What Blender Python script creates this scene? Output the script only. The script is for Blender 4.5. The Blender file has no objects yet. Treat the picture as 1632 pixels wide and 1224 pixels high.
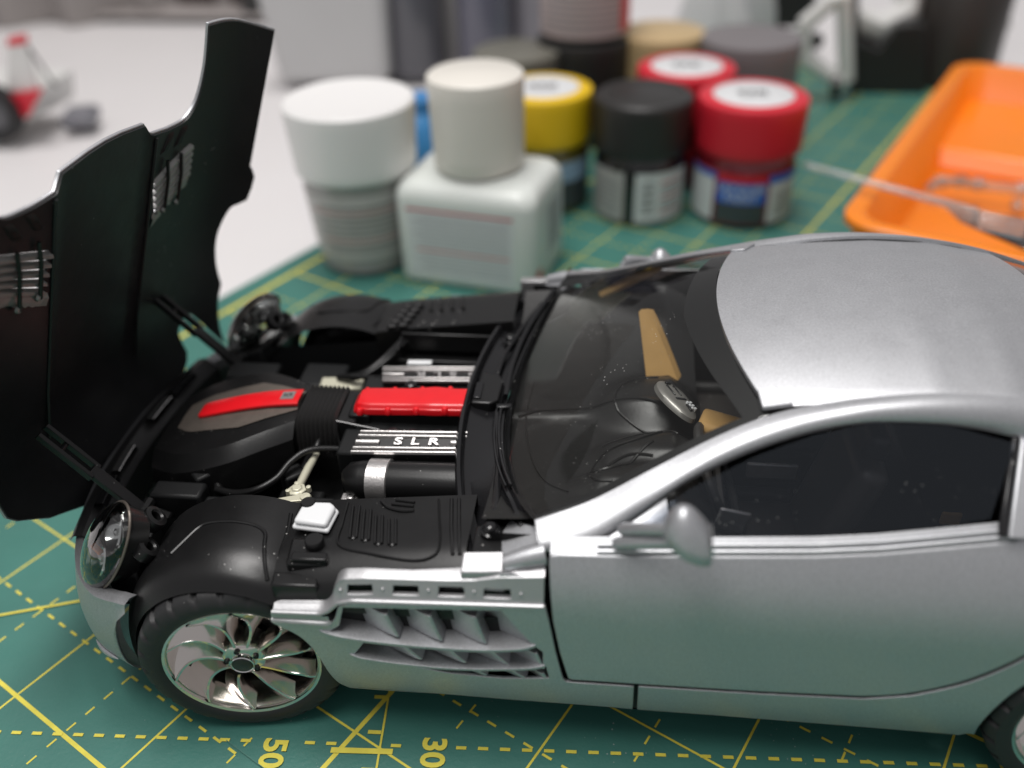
import bpy, bmesh, math, random
from mathutils import Vector, Matrix
from mathutils.geometry import delaunay_2d_cdt
random.seed(7)
rad = math.radians
scene = bpy.context.scene
COL = scene.collection
# ------------------------------------------------------------------ units: 1 unit = 1 cm
scene.unit_settings.system = 'METRIC'
scene.unit_settings.scale_length = 0.01
# ------------------------------------------------------------------ camera
CAM = Vector((4.784768, -10.985700, 11.495564)); FPX = 1424.1686
_yaw, _pit, _rol = -0.129991, 0.6202357, -0.0345290
_f = Vector((math.sin(_yaw)*math.cos(_pit), math.cos(_yaw)*math.cos(_pit), -math.sin(_pit)))
_r0 = Vector((math.cos(_yaw), -math.sin(_yaw), 0)); _u0 = _r0.cross(_f)
_r = _r0*math.cos(_rol)+_u0*math.sin(_rol); _u = -_r0*math.sin(_rol)+_u0*math.cos(_rol)
cd = bpy.data.cameras.new('camera'); cam = bpy.data.objects.new('camera', cd); COL.objects.link(cam)
cam.matrix_world = Matrix(((_r.x, _u.x, -_f.x, CAM.x), (_r.y, _u.y, -_f.y, CAM.y), (_r.z, _u.z, -_f.z, CAM.z), (0, 0, 0, 1)))
cd.sensor_fit = 'HORIZONTAL'; cd.sensor_width = 36; cd.lens = 36*FPX/1632
cd.clip_start = 0.5; cd.clip_end = 500
cd.dof.use_dof = True; cd.dof.focus_distance = 12.6; cd.dof.aperture_fstop = 0.098
scene.camera = cam
# ------------------------------------------------------------------ light of the room and of the lamps over the desk
w = bpy.data.worlds.new('World'); scene.world = w; w.use_nodes = True
w.node_tree.nodes['Background'].inputs[0].default_value = (0.92, 0.90, 0.92, 1)
w.node_tree.nodes['Background'].inputs[1].default_value = 0.34
def area(name, loc, target, sx, sy, power, col):
    d = bpy.data.lights.new(name, 'AREA'); d.shape = 'RECTANGLE'; d.size = sx; d.size_y = sy; d.energy = power; d.color = col
    o = bpy.data.objects.new(name, d); COL.objects.link(o); o.location = loc
    o.rotation_euler = (Vector(target)-Vector(loc)).to_track_quat('-Z', 'Y').to_euler(); return o
area('desk_lamp', (-2.0, -9.5, 33), (3.5, -2, 0), 13, 8, 3900, (1.0, 0.985, 0.96))
area('room_light', (-6, 15, 120), (0, 6, 0), 44, 40, 96000, (1.0, 0.97, 0.95))
vs = scene.view_settings
vs.view_transform = 'Standard'; vs.look = 'None'; vs.exposure = 0.1; vs.gamma = 1; vs.use_curve_mapping = False
scene.cycles.use_denoising = True; scene.cycles.max_bounces = 8; scene.cycles.transparent_max_bounces = 24
scene.cycles.caustics_reflective = False; scene.cycles.caustics_refractive = False
scene.cycles.sample_clamp_indirect = 6

# ------------------------------------------------------------------ materials
def nd(nt, t, **k):
    n = nt.nodes.new(t)
    for a, b in k.items(): setattr(n, a, b)
    return n
def mat(name, col, rough=0.5, metal=0.0, coat=0.0, var=0.0, vscale=6.0, bump=0.0, bscale=60.0, dust=0.0, dscale=30.0, rvar=0.0, spec=0.5, sub=0.0):
    m = bpy.data.materials.new(name); m.use_nodes = True; nt = m.node_tree; b = nt.nodes['Principled BSDF']
    b.inputs['Roughness'].default_value = rough; b.inputs['Metallic'].default_value = metal
    b.inputs['Coat Weight'].default_value = coat; b.inputs['Coat Roughness'].default_value = 0.08
    b.inputs['Specular IOR Level'].default_value = spec
    if sub: b.inputs['Subsurface Weight'].default_value = sub; b.inputs['Subsurface Radius'].default_value = (.3, .3, .3)
    tc = nd(nt, 'ShaderNodeTexCoord'); L = nt.links.new
    c4 = (*col, 1)
    src = None
    if var:
        nz = nd(nt, 'ShaderNodeTexNoise'); nz.inputs['Scale'].default_value = vscale; nz.inputs['Detail'].default_value = 5
        L(tc.outputs['Object'], nz.inputs['Vector'])
        mx = nd(nt, 'ShaderNodeMix', data_type='RGBA'); mx.inputs[6].default_value = tuple(c*(1-var) for c in col)+(1,)
        mx.inputs[7].default_value = tuple(min(1, c*(1+var)) for c in col)+(1,)
        L(nz.outputs[0], mx.inputs[0]); src = mx.outputs[2]
    if dust:
        nz = nd(nt, 'ShaderNodeTexVoronoi'); nz.inputs['Scale'].default_value = dscale
        nz.inputs['Randomness'].default_value = 1
        L(tc.outputs['Object'], nz.inputs['Vector'])
        n2 = nd(nt, 'ShaderNodeTexNoise'); n2.inputs['Scale'].default_value = dscale*0.11; L(tc.outputs['Object'], n2.inputs['Vector'])
        mr = nd(nt, 'ShaderNodeMapRange'); mr.inputs[1].default_value = 0.50; mr.inputs[2].default_value = 0.75; mr.inputs[3].default_value = 0.0; mr.inputs[4].default_value = 0.16
        L(n2.outputs[0], mr.inputs[0])
        cmp = nd(nt, 'ShaderNodeMath', operation='LESS_THAN'); L(nz.outputs['Distance'], cmp.inputs[0]); L(mr.outputs[0], cmp.inputs[1])
        ml = nd(nt, 'ShaderNodeMath', operation='MULTIPLY'); L(cmp.outputs[0], ml.inputs[0]); ml.inputs[1].default_value = dust
        mx2 = nd(nt, 'ShaderNodeMix', data_type='RGBA'); mx2.inputs[7].default_value = (0.55, 0.54, 0.52, 1)
        if src: L(src, mx2.inputs[6])
        else: mx2.inputs[6].default_value = c4
        L(ml.outputs[0], mx2.inputs[0]); src = mx2.outputs[2]
    if src: L(src, b.inputs['Base Color'])
    else: b.inputs['Base Color'].default_value = c4
    if bump:
        nz = nd(nt, 'ShaderNodeTexNoise'); nz.inputs['Scale'].default_value = bscale; nz.inputs['Detail'].default_value = 3
        L(tc.outputs['Object'], nz.inputs['Vector']); bp = nd(nt, 'ShaderNodeBump'); bp.inputs['Strength'].default_value = bump; bp.inputs['Distance'].default_value = 0.02
        L(nz.outputs[0], bp.inputs['Height']); L(bp.outputs[0], b.inputs['Normal'])
    if rvar:
        nz = nd(nt, 'ShaderNodeTexNoise'); nz.inputs['Scale'].default_value = 3.0; nz.inputs['Detail'].default_value = 6
        L(tc.outputs['Object'], nz.inputs['Vector']); mr = nd(nt, 'ShaderNodeMapRange'); mr.inputs[3].default_value = rough-rvar; mr.inputs[4].default_value = rough+rvar
        L(nz.outputs[0], mr.inputs[0]); L(mr.outputs[0], b.inputs['Roughness'])
    return m
def clear_mat(name, tint=(0.96, 0.97, 0.97), refl=1.0, rough=0.03, dust=0.0, dscale=14.0, ior=1.5, white_mix=0.003, gcol=(1, 1, 1)):
    m = bpy.data.materials.new(name); m.use_nodes = True; nt = m.node_tree; nt.nodes.clear(); L = nt.links.new
    out = nd(nt, 'ShaderNodeOutputMaterial'); tr = nd(nt, 'ShaderNodeBsdfTransparent'); tr.inputs[0].default_value = (*tint, 1)
    gl = nd(nt, 'ShaderNodeBsdfGlossy'); gl.inputs['Roughness'].default_value = rough; gl.inputs[0].default_value = (*gcol, 1)
    fr = nd(nt, 'ShaderNodeFresnel'); fr.inputs[0].default_value = ior
    mu = nd(nt, 'ShaderNodeMath', operation='MULTIPLY'); mu.inputs[1].default_value = refl; mu.use_clamp = True; L(fr.outputs[0], mu.inputs[0])
    mx = nd(nt, 'ShaderNodeMixShader'); L(mu.outputs[0], mx.inputs[0]); L(tr.outputs[0], mx.inputs[1]); L(gl.outputs[0], mx.inputs[2])
    last = mx
    if dust:
        tc = nd(nt, 'ShaderNodeTexCoord'); vo = nd(nt, 'ShaderNodeTexVoronoi'); vo.inputs['Scale'].default_value = dscale
        L(tc.outputs['Object'], vo.inputs['Vector']); n2 = nd(nt, 'ShaderNodeTexNoise'); n2.inputs['Scale'].default_value = 0.8; L(tc.outputs['Object'], n2.inputs['Vector'])
        mr = nd(nt, 'ShaderNodeMapRange'); mr.inputs[1].default_value = 0.48; mr.inputs[2].default_value = 0.72; mr.inputs[4].default_value = 0.12; L(n2.outputs[0], mr.inputs[0])
        lt = nd(nt, 'ShaderNodeMath', operation='LESS_THAN'); L(vo.outputs['Distance'], lt.inputs[0]); L(mr.outputs[0], lt.inputs[1])
        ad = nd(nt, 'ShaderNodeMath', operation='MULTIPLY_ADD'); L(lt.outputs[0], ad.inputs[0]); ad.inputs[1].default_value = dust; ad.inputs[2].default_value = white_mix
        df = nd(nt, 'ShaderNodeBsdfDiffuse'); df.inputs[0].default_value = (.7, .7, .68, 1)
        m2 = nd(nt, 'ShaderNodeMixShader'); L(ad.outputs[0], m2.inputs[0]); L(mx.outputs[0], m2.inputs[1]); L(df.outputs[0], m2.inputs[2]); last = m2
    L(last.outputs[0], out.inputs[0]); return m
SILVER = mat('silver_paint', (0.48, 0.487, 0.505), 0.44, 0.78, bump=0.10, bscale=50, var=0.30, vscale=42, rvar=0.05, dust=.3, dscale=5)
SILVER2 = mat('silver_frame_paint', (0.46, 0.46, 0.47), 0.44, 0.72, bump=0.14, bscale=34, var=0.06, vscale=30)
BLACK = mat('satin_black_plastic', (0.007, 0.007, 0.0073), 0.34, dust=0.6, dscale=10, bump=0.05, bscale=30, rvar=0.07, spec=.42)
BLACKM = mat('matt_black_plastic', (0.008, 0.0085, 0.009), 0.5, bump=0.08, bscale=24, rvar=0.06, spec=.3)
GLOSSB = mat('gloss_black_paint', (0.010, 0.010, 0.011), 0.20, dust=0.6, dscale=9, rvar=0.06, bump=.06, bscale=9, spec=.45)
HOODM = mat('hood_lining_black', (0.012, 0.0125, 0.0135), 0.46, bump=0.10, bscale=10, rvar=0.09, spec=.42, var=.3, vscale=1.5, dust=.35, dscale=7)
DARK = mat('dark_interior', (0.006, 0.006, 0.0065), 0.6, spec=.25)
RED = mat('red_enamel', (0.70, 0.008, 0.014), 0.33, coat=0.15, bump=0.10, bscale=6, var=.08, vscale=4)
GUN = mat('gunmetal_paint', (0.22, 0.19, 0.165), 0.42, 0.7, bump=0.25, bscale=26, var=0.25, vscale=5)
ALU = mat('brushed_silver_detail', (0.62, 0.60, 0.59), 0.36, 0.85, bump=0.2, bscale=30, var=0.15, vscale=12)
CHROME = mat('chrome', (0.80, 0.80, 0.79), 0.10, 1.0, rvar=0.03)
WHEELM = mat('wheel_plating', (0.72, 0.68, 0.645), 0.17, 1.0, rvar=0.04)
RUBBER = mat('rubber', (0.016, 0.016, 0.017), 0.55, dust=0.6, dscale=12, bump=0.12, bscale=20)
WHITEP = mat('white_enamel', (0.72, 0.73, 0.74), 0.3)
CREAMM = mat('cream_metal', (0.62, 0.60, 0.47), 0.4, 0.3, bump=0.1, bscale=20)
TAN = mat('tan_interior', (0.55, 0.33, 0.12), 0.55, var=0.12, vscale=4)
GREYL = mat('grey_louver', (0.34, 0.34, 0.33), 0.45, 0.5, bump=0.35, bscale=14, var=0.25, vscale=7)
ORANGE_LENS = mat('orange_lens', (0.85, 0.2, 0.03), 0.2)
GLASS = clear_mat('window_glass', (0.93, 0.94, 0.93), 0.6, 0.02, dust=0.55, dscale=15)
TINT = clear_mat('side_window_glass', (0.68, 0.70, 0.74), 1.3, 0.06, dust=0.3, dscale=13, gcol=(.75, .86, 1))
LENS = clear_mat('headlight_lens', (0.93, 0.95, 0.95), 1.6, 0.04)
CLEARP = clear_mat('clear_plastic', (0.93, 0.93, 0.93), 2.4, 0.12, dust=0.05, white_mix=.20)  # white diffuse share paints in the bright highlights of the clear parts
MATG = mat('cutting_mat_green', (0.046, 0.172, 0.142), 0.44, var=0.18, vscale=.9, bump=0.22, bscale=18, dust=0.5, dscale=10, rvar=.08, spec=.6)
YEL = mat('mat_yellow_print', (0.72, 0.63, 0.08), 0.5, var=0.22, vscale=5)
DESK = mat('white_desk', (0.72, 0.70, 0.70), 0.45, var=0.05, vscale=.15)

# ------------------------------------------------------------------ mesh helpers
def link(o, parent=None):
    COL.objects.link(o)
    if parent is not None: o.parent = parent
    return o
def finish(me, m, smooth=True, angle=38):
    me.materials.append(m)
    if smooth:
        for p in me.polygons: p.use_smooth = True
        me.set_sharp_from_angle(angle=rad(angle))
    return me
def mk(name, v, f, m, parent=None, smooth=True, angle=38, bevel=0, seg=2, fix=True):
    me = bpy.data.meshes.new(name); me.from_pydata([tuple(p) for p in v], [], [tuple(q) for q in f]); 
    if fix:
        bm = bmesh.new(); bm.from_mesh(me); bmesh.ops.recalc_face_normals(bm, faces=bm.faces); bm.to_mesh(me); bm.free()
    me.update(); finish(me, m, smooth, angle)
    o = link(bpy.data.objects.new(name, me), parent)
    if bevel:
        b = o.modifiers.new('bevel', 'BEVEL'); b.width = bevel; b.segments = seg; b.limit_method = 'ANGLE'; b.angle_limit = rad(38); b.harden_normals = False
    return o
def empty(name, loc=(0, 0, 0), rz=0, parent=None):
    o = bpy.data.objects.new(name, None); link(o, parent); o.location = loc; o.rotation_euler = (0, 0, rz); o.empty_display_size = .3; return o
def tag(o, label, cat=None, group=None, kind=None):
    o['label'] = label
    if cat: o['category'] = cat
    if group: o['group'] = group
    if kind: o['kind'] = kind
    return o
class G:
    def __init__(s): s.v = []; s.f = []
    def add(s, v, f):
        n = len(s.v); s.v += [Vector(p) for p in v]; s.f += [tuple(i+n for i in q) for q in f]; return s
    def hexa(s, p):   # 8 points, bottom 4 then top 4
        return s.add(p, [(0, 3, 2, 1), (4, 5, 6, 7), (0, 1, 5, 4), (1, 2, 6, 5), (2, 3, 7, 6), (3, 0, 4, 7)])
    def box(s, c, sz, rz=0, ry=0, rx=0):
        M = Matrix.Rotation(rz, 3, 'Z') @ Matrix.Rotation(ry, 3, 'Y') @ Matrix.Rotation(rx, 3, 'X'); c = Vector(c); a, b, d = (q/2 for q in sz)
        return s.hexa([c+M @ Vector(p) for p in ((-a, -b, -d), (a, -b, -d), (a, b, -d), (-a, b, -d), (-a, -b, d), (a, -b, d), (a, b, d), (-a, b, d))])
    def prism(s, poly, z0, z1):    # polygon in xy (or 3D points with own z offset) extruded in z
        n = len(poly); P = [Vector((p[0], p[1], (p[2] if len(p) > 2 else 0))) for p in poly]
        s.add([p+Vector((0, 0, z0)) for p in P]+[p+Vector((0, 0, z1)) for p in P],
              [tuple(range(n))[::-1], tuple(range(n, 2*n))]+[(i, (i+1) % n, (i+1) % n+n, i+n) for i in range(n)]); return s
    def grid(s, P, close_u=False):    # P rows of points
        nu, nv = len(P), len(P[0]); v = [p for r in P for p in r]
        s.add(v, [(i*nv+j, i*nv+j+1, ((i+1) % nu)*nv+j+1, ((i+1) % nu)*nv+j) for i in range(nu if close_u else nu-1) for j in range(nv-1)]); return s
    def tube(s, path, r, n=10, caps=True):
        path = [Vector(p) for p in path]; rows = []; rr = r if isinstance(r, (list, tuple)) else [r]*len(path); up = None
        for i, p in enumerate(path):
            t = (path[min(i+1, len(path)-1)]-path[max(i-1, 0)]).normalized()
            if up is None: up = Vector((0, 0, 1)) if abs(t.z) < .9 else Vector((1, 0, 0))
            a = t.cross(up).normalized(); b = a.cross(t).normalized(); up = b
            rows.append([p+(a*math.cos(2*math.pi*k/n)+b*math.sin(2*math.pi*k/n))*rr[i] for k in range(n)])
        k0 = len(s.v); m = len(rows)
        s.add([p for r_ in rows for p in r_], [(i*n+j, i*n+(j+1) % n, (i+1)*n+(j+1) % n, (i+1)*n+j) for i in range(m-1) for j in range(n)])
        if caps: s.f += [tuple(k0+j for j in range(n))[::-1], tuple(k0+(m-1)*n+j for j in range(n))]
        return s
    def lathe(s, prof, n=48, c=(0, 0, 0), a=None, fn=None):   # prof (r, h) about axis a (default z)
        c = Vector(c); M = Matrix.Identity(3) if a is None else Vector(a).to_track_quat('Z', 'Y').to_matrix(); k0 = len(s.v); m = len(prof); v = []
        for i in range(n):
            t = 2*math.pi*i/n
            for (r, h) in prof:
                if fn: r, h = fn(i, r, h)
                v.append(c+M @ Vector((r*math.cos(t), r*math.sin(t), h)))
        s.add(v, [(i*m+j, ((i+1) % n)*m+j, ((i+1) % n)*m+j+1, i*m+j+1) for i in range(n) for j in range(m-1)]); 
        if prof[0][0] > 1e-6 and prof[0][0] < 0: pass
        return s
    def obj(s, name, m, parent=None, **k): return mk(name, s.v, s.f, m, parent, **k)
def cr(pts, n=8, closed=False):   # Catmull-Rom through points
    P = [Vector(p) for p in pts]; out = []; N = len(P)
    for i in range(N if closed else N-1):
        g = lambda j: P[j % N] if closed else P[max(0, min(N-1, j))]
        a, b, c, d = g(i-1), g(i), g(i+1), g(i+2)
        for k in range(n):
            t = k/n; out.append(.5*((2*b)+(c-a)*t+(2*a-5*b+4*c-d)*t*t+(3*b-a-3*c+d)*t*t*t))
    if not closed: out.append(P[-1])
    return out
def lerp(a, b, t): return a+(b-a)*t
def pw(x, tab):
    if x <= tab[0][0]: return tab[0][1]
    for (a, b), (c, d) in zip(tab, tab[1:]):
        if x <= c: return lerp(b, d, (x-a)/(c-a))
    return tab[-1][1]
def inside(p, poly):
    x, y = p; c = False; n = len(poly)
    for i in range(n):
        x1, y1 = poly[i]; x2, y2 = poly[i-1]
        if (y1 > y) != (y2 > y) and x < (x2-x1)*(y-y1)/(y2-y1)+x1: c = not c
    return c
def dens(poly, step):
    out = []
    for i in range(len(poly)):
        a = Vector(poly[i]).to_2d(); b = Vector(poly[(i+1) % len(poly)]).to_2d(); n = max(1, int((b-a).length/step+.5))
        out += [tuple(a.lerp(b, k/n)) for k in range(n)]
    return out
def panel(name, outline, fm, m, parent, thick=None, holes=(), step=.15, bevel=0, angle=38):
    """sheet cut along an outline in (u, v), mapped by fm to space; thick = vector function or constant for its inner face"""
    loops = [dens(outline, step)]+[dens(h, step) for h in holes]; V = []; E = []
    for lp in loops:
        k = len(V); V += lp; E += [(k+i, k+(i+1) % len(lp)) for i in range(len(lp))]
    us = [p[0] for p in loops[0]]; ws = [p[1] for p in loops[0]]; segs = [(V[a], V[b]) for a, b in E]
    def near(u, v):
        for (a, b), (c, d) in segs:
            if (u-(a+c)/2)**2+(v-(b+d)/2)**2 < (step*.6)**2: return True
        return False
    u = min(us)+step/2; row = 0
    while u < max(us):
        v = min(ws)+step/2+(step/2 if row % 2 else 0)
        while v < max(ws):
            if inside((u, v), loops[0]) and not any(inside((u, v), h) for h in loops[1:]) and not near(u, v): V.append((u, v))
            v += step
        u += step*.866; row += 1
    vo, eo, fo, *_ = delaunay_2d_cdt([Vector(p) for p in V], E, [], 0, 1e-6)
    F = []
    for t in fo:
        c = (sum(vo[i].x for i in t)/3, sum(vo[i].y for i in t)/3)
        if inside(c, loops[0]) and not any(inside(c, h) for h in loops[1:]): F.append(tuple(t))
    P = [Vector(fm(p.x, p.y)) for p in vo]; n = len(P)
    if thick is not None:
        tv = (lambda u, v: Vector(thick)) if not callable(thick) else thick
        Q = [P[i]+tv(vo[i].x, vo[i].y) for i in range(n)]
        cnt = {}
        for t in F:
            for a, b in ((t[0], t[1]), (t[1], t[2]), (t[2], t[0])): cnt[(a, b)] = 1
        rim = [(a, b) for (a, b) in cnt if (b, a) not in cnt]
        F = F+[tuple(i+n for i in t[::-1]) for t in F]+[(b, a, a+n, b+n) for a, b in rim]; P += Q
    used = sorted({i for t in F for i in t}); ix = {i: k for k, i in enumerate(used)}
    return mk(name, [P[i] for i in used], [tuple(ix[i] for i in t) for t in F], m, parent, angle=angle, bevel=bevel)
def text_geo(txt, size, ext, space=1.0, bold=0.0):
    c = bpy.data.curves.new('t', 'FONT'); c.body = txt; c.size = size; c.extrude = ext; c.align_x = 'CENTER'; c.align_y = 'CENTER'; c.space_character = space; c.resolution_u = 4; c.offset = bold
    o = bpy.data.objects.new('t', c); COL.objects.link(o); dg = bpy.context.evaluated_depsgraph_get(); dg.update()
    me = bpy.data.meshes.new_from_object(o.evaluated_get(dg)); v = [x.co.copy() for x in me.vertices]; f = [tuple(p.vertices) for p in me.polygons]
    bpy.data.objects.remove(o); bpy.data.curves.remove(c); bpy.data.meshes.remove(me); return v, f
def lettering(name, txt, size, fm, m, parent, ext=0.0, space=1.0, sx=1.0, bold=0.0):
    v, f = text_geo(txt, size, ext, space, bold)
    return mk(name, [fm(p.x*sx, p.y, p.z) for p in v], f, m, parent, smooth=False)
def px(x, y, ax, val):     # the point of the photograph's pixel x, y on the plane axis = val
    d = _f+_r*((x-816)/FPX)-_u*((y-612)/FPX); t = (val-CAM[ax])/d[ax]; return CAM+d*t
def pz(x, y, z): return px(x, y, 2, z)
def mirror(o, name=None):
    c = o.copy(); c.data = o.data.copy(); COL.objects.link(c); c.parent = o.parent
    for v in c.data.vertices: v.co.y = -v.co.y
    c.data.flip_normals(); return c

# ------------------------------------------------------------------ the desk and the cutting mat
g = G(); g.box((0, 30, -2.25), (240, 160, 4)); desk = g.obj('desk', DESK, smooth=False); tag(desk, 'white desk top under the cutting mat', kind='structure')
MA = rad(62); MX = Vector((math.sin(MA), -math.cos(MA), 0)); MY = Vector((math.cos(MA), math.sin(MA), 0))   # c runs along MX, d along MY
def mp(c, d, z=0): return MX*c+MY*d+Vector((0, 0, z))
cmat = empty('cutting_mat', (0, 0, -.25)); tag(cmat, 'green cutting mat with yellow grid lines lying on the white desk', 'cutting mat')
def mrel(p): return Vector(p)+Vector((0, 0, .25))
CL, CR, DN, DF = -8.6, 36.5, -19.0, 32.0
_q = []
for (cx, cy, a0) in ((CL+.5, DN+.5, 180), (CR-.5, DN+.5, 270), (CR-.5, DF-.5, 0), (CL+.5, DF-.5, 90)):
    for k in range(7):
        a = rad(a0+15*k); _q.append(mp(cx+.5*math.cos(a), cy+.5*math.sin(a)))
g = G(); g.prism([(p.x, p.y) for p in _q], 0, .25); g.obj('mat_sheet', MATG, cmat, bevel=.03)
FIG = ((.29, -4.05), (.29, -4.36), (2.55, -3.85), (2.55, -4.12), (1.56, -4.05))
def strip(g, a, b, wd, z):
    a = Vector(a); b = Vector(b); t = (b-a).normalized(); n = Vector((-t.y, t.x, 0))*wd/2; zz = Vector((0, 0, .25+z))
    g.add([a-n+zz, b-n+zz, b+n+zz, a+n+zz], [(0, 1, 2, 3)])
def dashed(g, a, b, wd, z, on=.155, off=.16):
    a = Vector(a); b = Vector(b); L = (b-a).length; t = (b-a)/L; s = 0
    while s < L:
        m_ = a+t*(s+on/2)
        if all((m_.x-fx)**2+(m_.y-fy_)**2 > .14 for fx, fy_ in FIG): strip(g, a+t*s, a+t*min(L, s+on), wd, z)
        s += on+off
SP = 2.372
gl = G(); gl2 = G(); gd = G(); gd2 = G()
for k in range(-2, 16):
    c = -1.75+SP*k
    if CL+.9 < c < CR-.9: strip(gl, mp(c, DN+.8), mp(c, DF-.8), .034 if k != 2 else .07, .003)
    c += SP/2
    if CL+.9 < c < CR-.9: dashed(gd, mp(c, DN+.8), mp(c, DF-.8), .03, .005)
for k in range(-5, 16):
    d = -5.04+SP*k
    if DN+.9 < d < DF-.9: strip(gl2, mp(CL+.8, d), mp(CR-.8, d), .034 if k not in (0, 3, 5) else .062, .007)
    d += SP/2
    if DN+.9 < d < DF-.9: dashed(gd2, mp(CL+.8, d), mp(CR-.8, d), .038, .009)
gb = G()
for a, b in (((CL+.7, DN+.7), (CL+.7, DF-.7)), ((CR-.7, DN+.7), (CR-.7, DF-.7))): strip(gb, mp(*a), mp(*b), .12, .011)
gb2 = G()
for a, b in (((CL+.7, DN+.7), (CR-.7, DN+.7)), ((CL+.7, DF-.7), (CR-.7, DF-.7))): strip(gb2, mp(*a), mp(*b), .12, .0125)
for nm, gg in (('grid_lines', gl), ('grid_lines', gl2), ('dashed_lines', gd), ('dashed_lines', gd2), ('border_line', gb), ('border_line', gb2)): gg.obj(nm, YEL, cmat, smooth=False)['kind'] = 'stuff'
# angle guide: long dashed line, its scale and figures
ga = G(); dashed(ga, (-9.5, -4.55, 0), (14, -3.27, 0), .05, .014, .145, .165); ga.obj('angle_line', YEL, cmat, smooth=False)['kind'] = 'stuff'
gs = G(); strip(gs, (1.93, -5.6, 0), (1.70, -2.6, 0), .03, .016); strip(gs, (1.12, -4.075, 0), (2.0, -4.02, 0), .085, .018)
for k in (-3, -2, -1, 1, 2):
    y = -4.03+.29*(2*k-1 if k > 0 else 2*k+1); x = 1.79-.077*(y+4.03)
    strip(gs, (x-.19, y-.008, 0), (x, y, 0), .06, .020)
gs.obj('scale_marks', YEL, cmat, smooth=False)
gs = G(); strip(gs, (-6.6, -2.73, 0), (-3.6, -1.70, 0), .045, .022); gs.obj('angle_line', YEL, cmat, smooth=False)
AR = rad(-87)
for txt, cx, cy in (('50', .30, -4.20), ('30', 2.56, -3.98), ('70', -2.1, -4.6), ('10', 5.0, -3.75)):
    if txt in ('50', '30'):
        lettering('figure', txt, .47, lambda x, y, z, cx=cx, cy=cy: (cx+(x*math.cos(AR)-y*math.sin(AR))*1.0, cy+(x*math.sin(AR)+y*math.cos(AR)), .25+.024), YEL, cmat, bold=.014)

CUT = mat('knife_cut', (.075, .20, .165), .6)
random.seed(21)
for k in range(34):     # old knife cuts in the mat
    a_ = Vector((random.uniform(-7, 11), random.uniform(-7, 12), 0)); an = random.choice((62, -28, random.uniform(0, 180)))+random.uniform(-4, 4); L_ = random.uniform(.4, 2.6)
    gc = G(); strip(gc, a_, a_+Vector((math.cos(rad(an)), math.sin(rad(an)), 0))*L_, random.uniform(.006, .014), .030+.0006*k); gc.obj('knife_cut', CUT, cmat, smooth=False)
# ------------------------------------------------------------------ the model car
car = empty('model_car'); tag(car, 'silver sports car model with its black-lined hood raised, standing on the cutting mat', 'model car')
def fy(x, z):
    a = max((z-2.75)/1.15, 0); b = max((1.95-z)/.95, 0); return -(3.83-.40*a**2.0-.17*b*b)
def S(off=0.0): return lambda x, z: (x, fy(x, z)-off, z)
TH = (0, .05, 0)
# --- front fender with its side gills
arch = cr([(.64, 2.38), (.93, 2.18), (1.10, 1.91), (1.17, 1.63), (1.20, 1.37), (1.26, .98), (1.36, .76)], 5)
out = [(p.x, p.y) for p in (Vector(q) for q in [(.64, 2.41), (1.40, 2.44), (1.48, 2.56), (1.56, 2.80), (1.75, 2.88), (2.7, 2.93), (4.12, 3.05)])]
out += [(4.155, 3.3), (4.16, 3.5)] if False else [(4.15, 3.05)]
out += [(4.20, 2.8), (4.285, 2.21), (4.38, 1.66), (4.42, 1.60), (5.29, 1.615), (5.315, .80), (4.9, .83), (3.7, .80), (2.7, .82), (1.8, .76)]
out += [tuple(p) for p in reversed(arch)]
recess = [(1.62, 2.79), (2.7, 2.86), (3.62, 2.92), (3.98, 2.34), (4.12, 2.2), (4.12, 1.98), (4.16, 1.90), (4.20, 1.66), (3.6, 1.57), (2.9, 1.60), (2.26, 1.73), (1.64, 1.86), (1.80, 2.12), (1.36, 2.29), (1.52, 2.43)]
fender = panel('front_fender', out, S(), SILVER, car, thick=TH, holes=[recess], step=.11, bevel=.012)
panel('gill_backing', [(1.2, 1.45), (4.3, 1.45), (4.3, 3.05), (1.2, 3.0)], S(-.36), BLACKM, fender, step=.3)
def shelf(name, pts, po, pi, dz, th):
    P = cr(pts, 8); g = G(); rows = []
    n = len(P)
    for i, p in enumerate(P):
        t = i/(n-1); e = min(1, t/.12, (1-t)/.10); e = max(e, .02); y = fy(p.x, p.y); o = po*e**.6
        rows.append([(p.x, y+pi, p.y+dz-th), (p.x, y-o, p.y-th*.5), (p.x, y-o, p.y+th*.5), (p.x, y+pi, p.y+dz), (p.x, y+pi, p.y+dz-th)])
    g.grid(rows); return g.obj(name, SILVER, fender, bevel=.008)
s1 = [(1.24, 2.30), (1.98, 2.22), (2.8, 2.195), (3.44, 2.22), (4.04, 2.325)]
s2 = [(1.58, 1.865), (2.26, 1.785), (3.1, 1.78), (4.15, 1.925)]
shelf('gill_shelf', s1, .06, .30, .07, .05); shelf('gill_shelf', s2, .045, .30, .06, .045)
def vane(xl, xr_t, xr_b, zt, zb, dep=.36):
    """curved fin: deep at its front end, flush at its rear edge"""
    g = G(); n = 9; rows = []
    for j, (z, xr) in enumerate(((zb, xr_b), (lerp(zb, zt, .5), lerp(xr_b, xr_t, .55)), (zt, xr_t))):
        r = []
        for i in range(n):
            t = i/(n-1); x = lerp(xl, xr, t); yy = fy(x, z)+dep*(1-t)**1.15+.004; r.append((x, yy, z))
        r.append((xr+.03, fy(xr, z)+.012, z)); r.append((xr+.05, fy(xr, z)+dep, z)); r.append((xl, fy(xl, z)+dep+.02, z)); r.append(r[0]); rows.append(r)
    g.grid(rows); m = len(rows[0]); g.f.append(tuple(range(2*m, 3*m-1))); g.f.append(tuple(range(m-1))[::-1])
    return g.obj('gill_vane', SILVER, fender, angle=30, bevel=.006)
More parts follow.
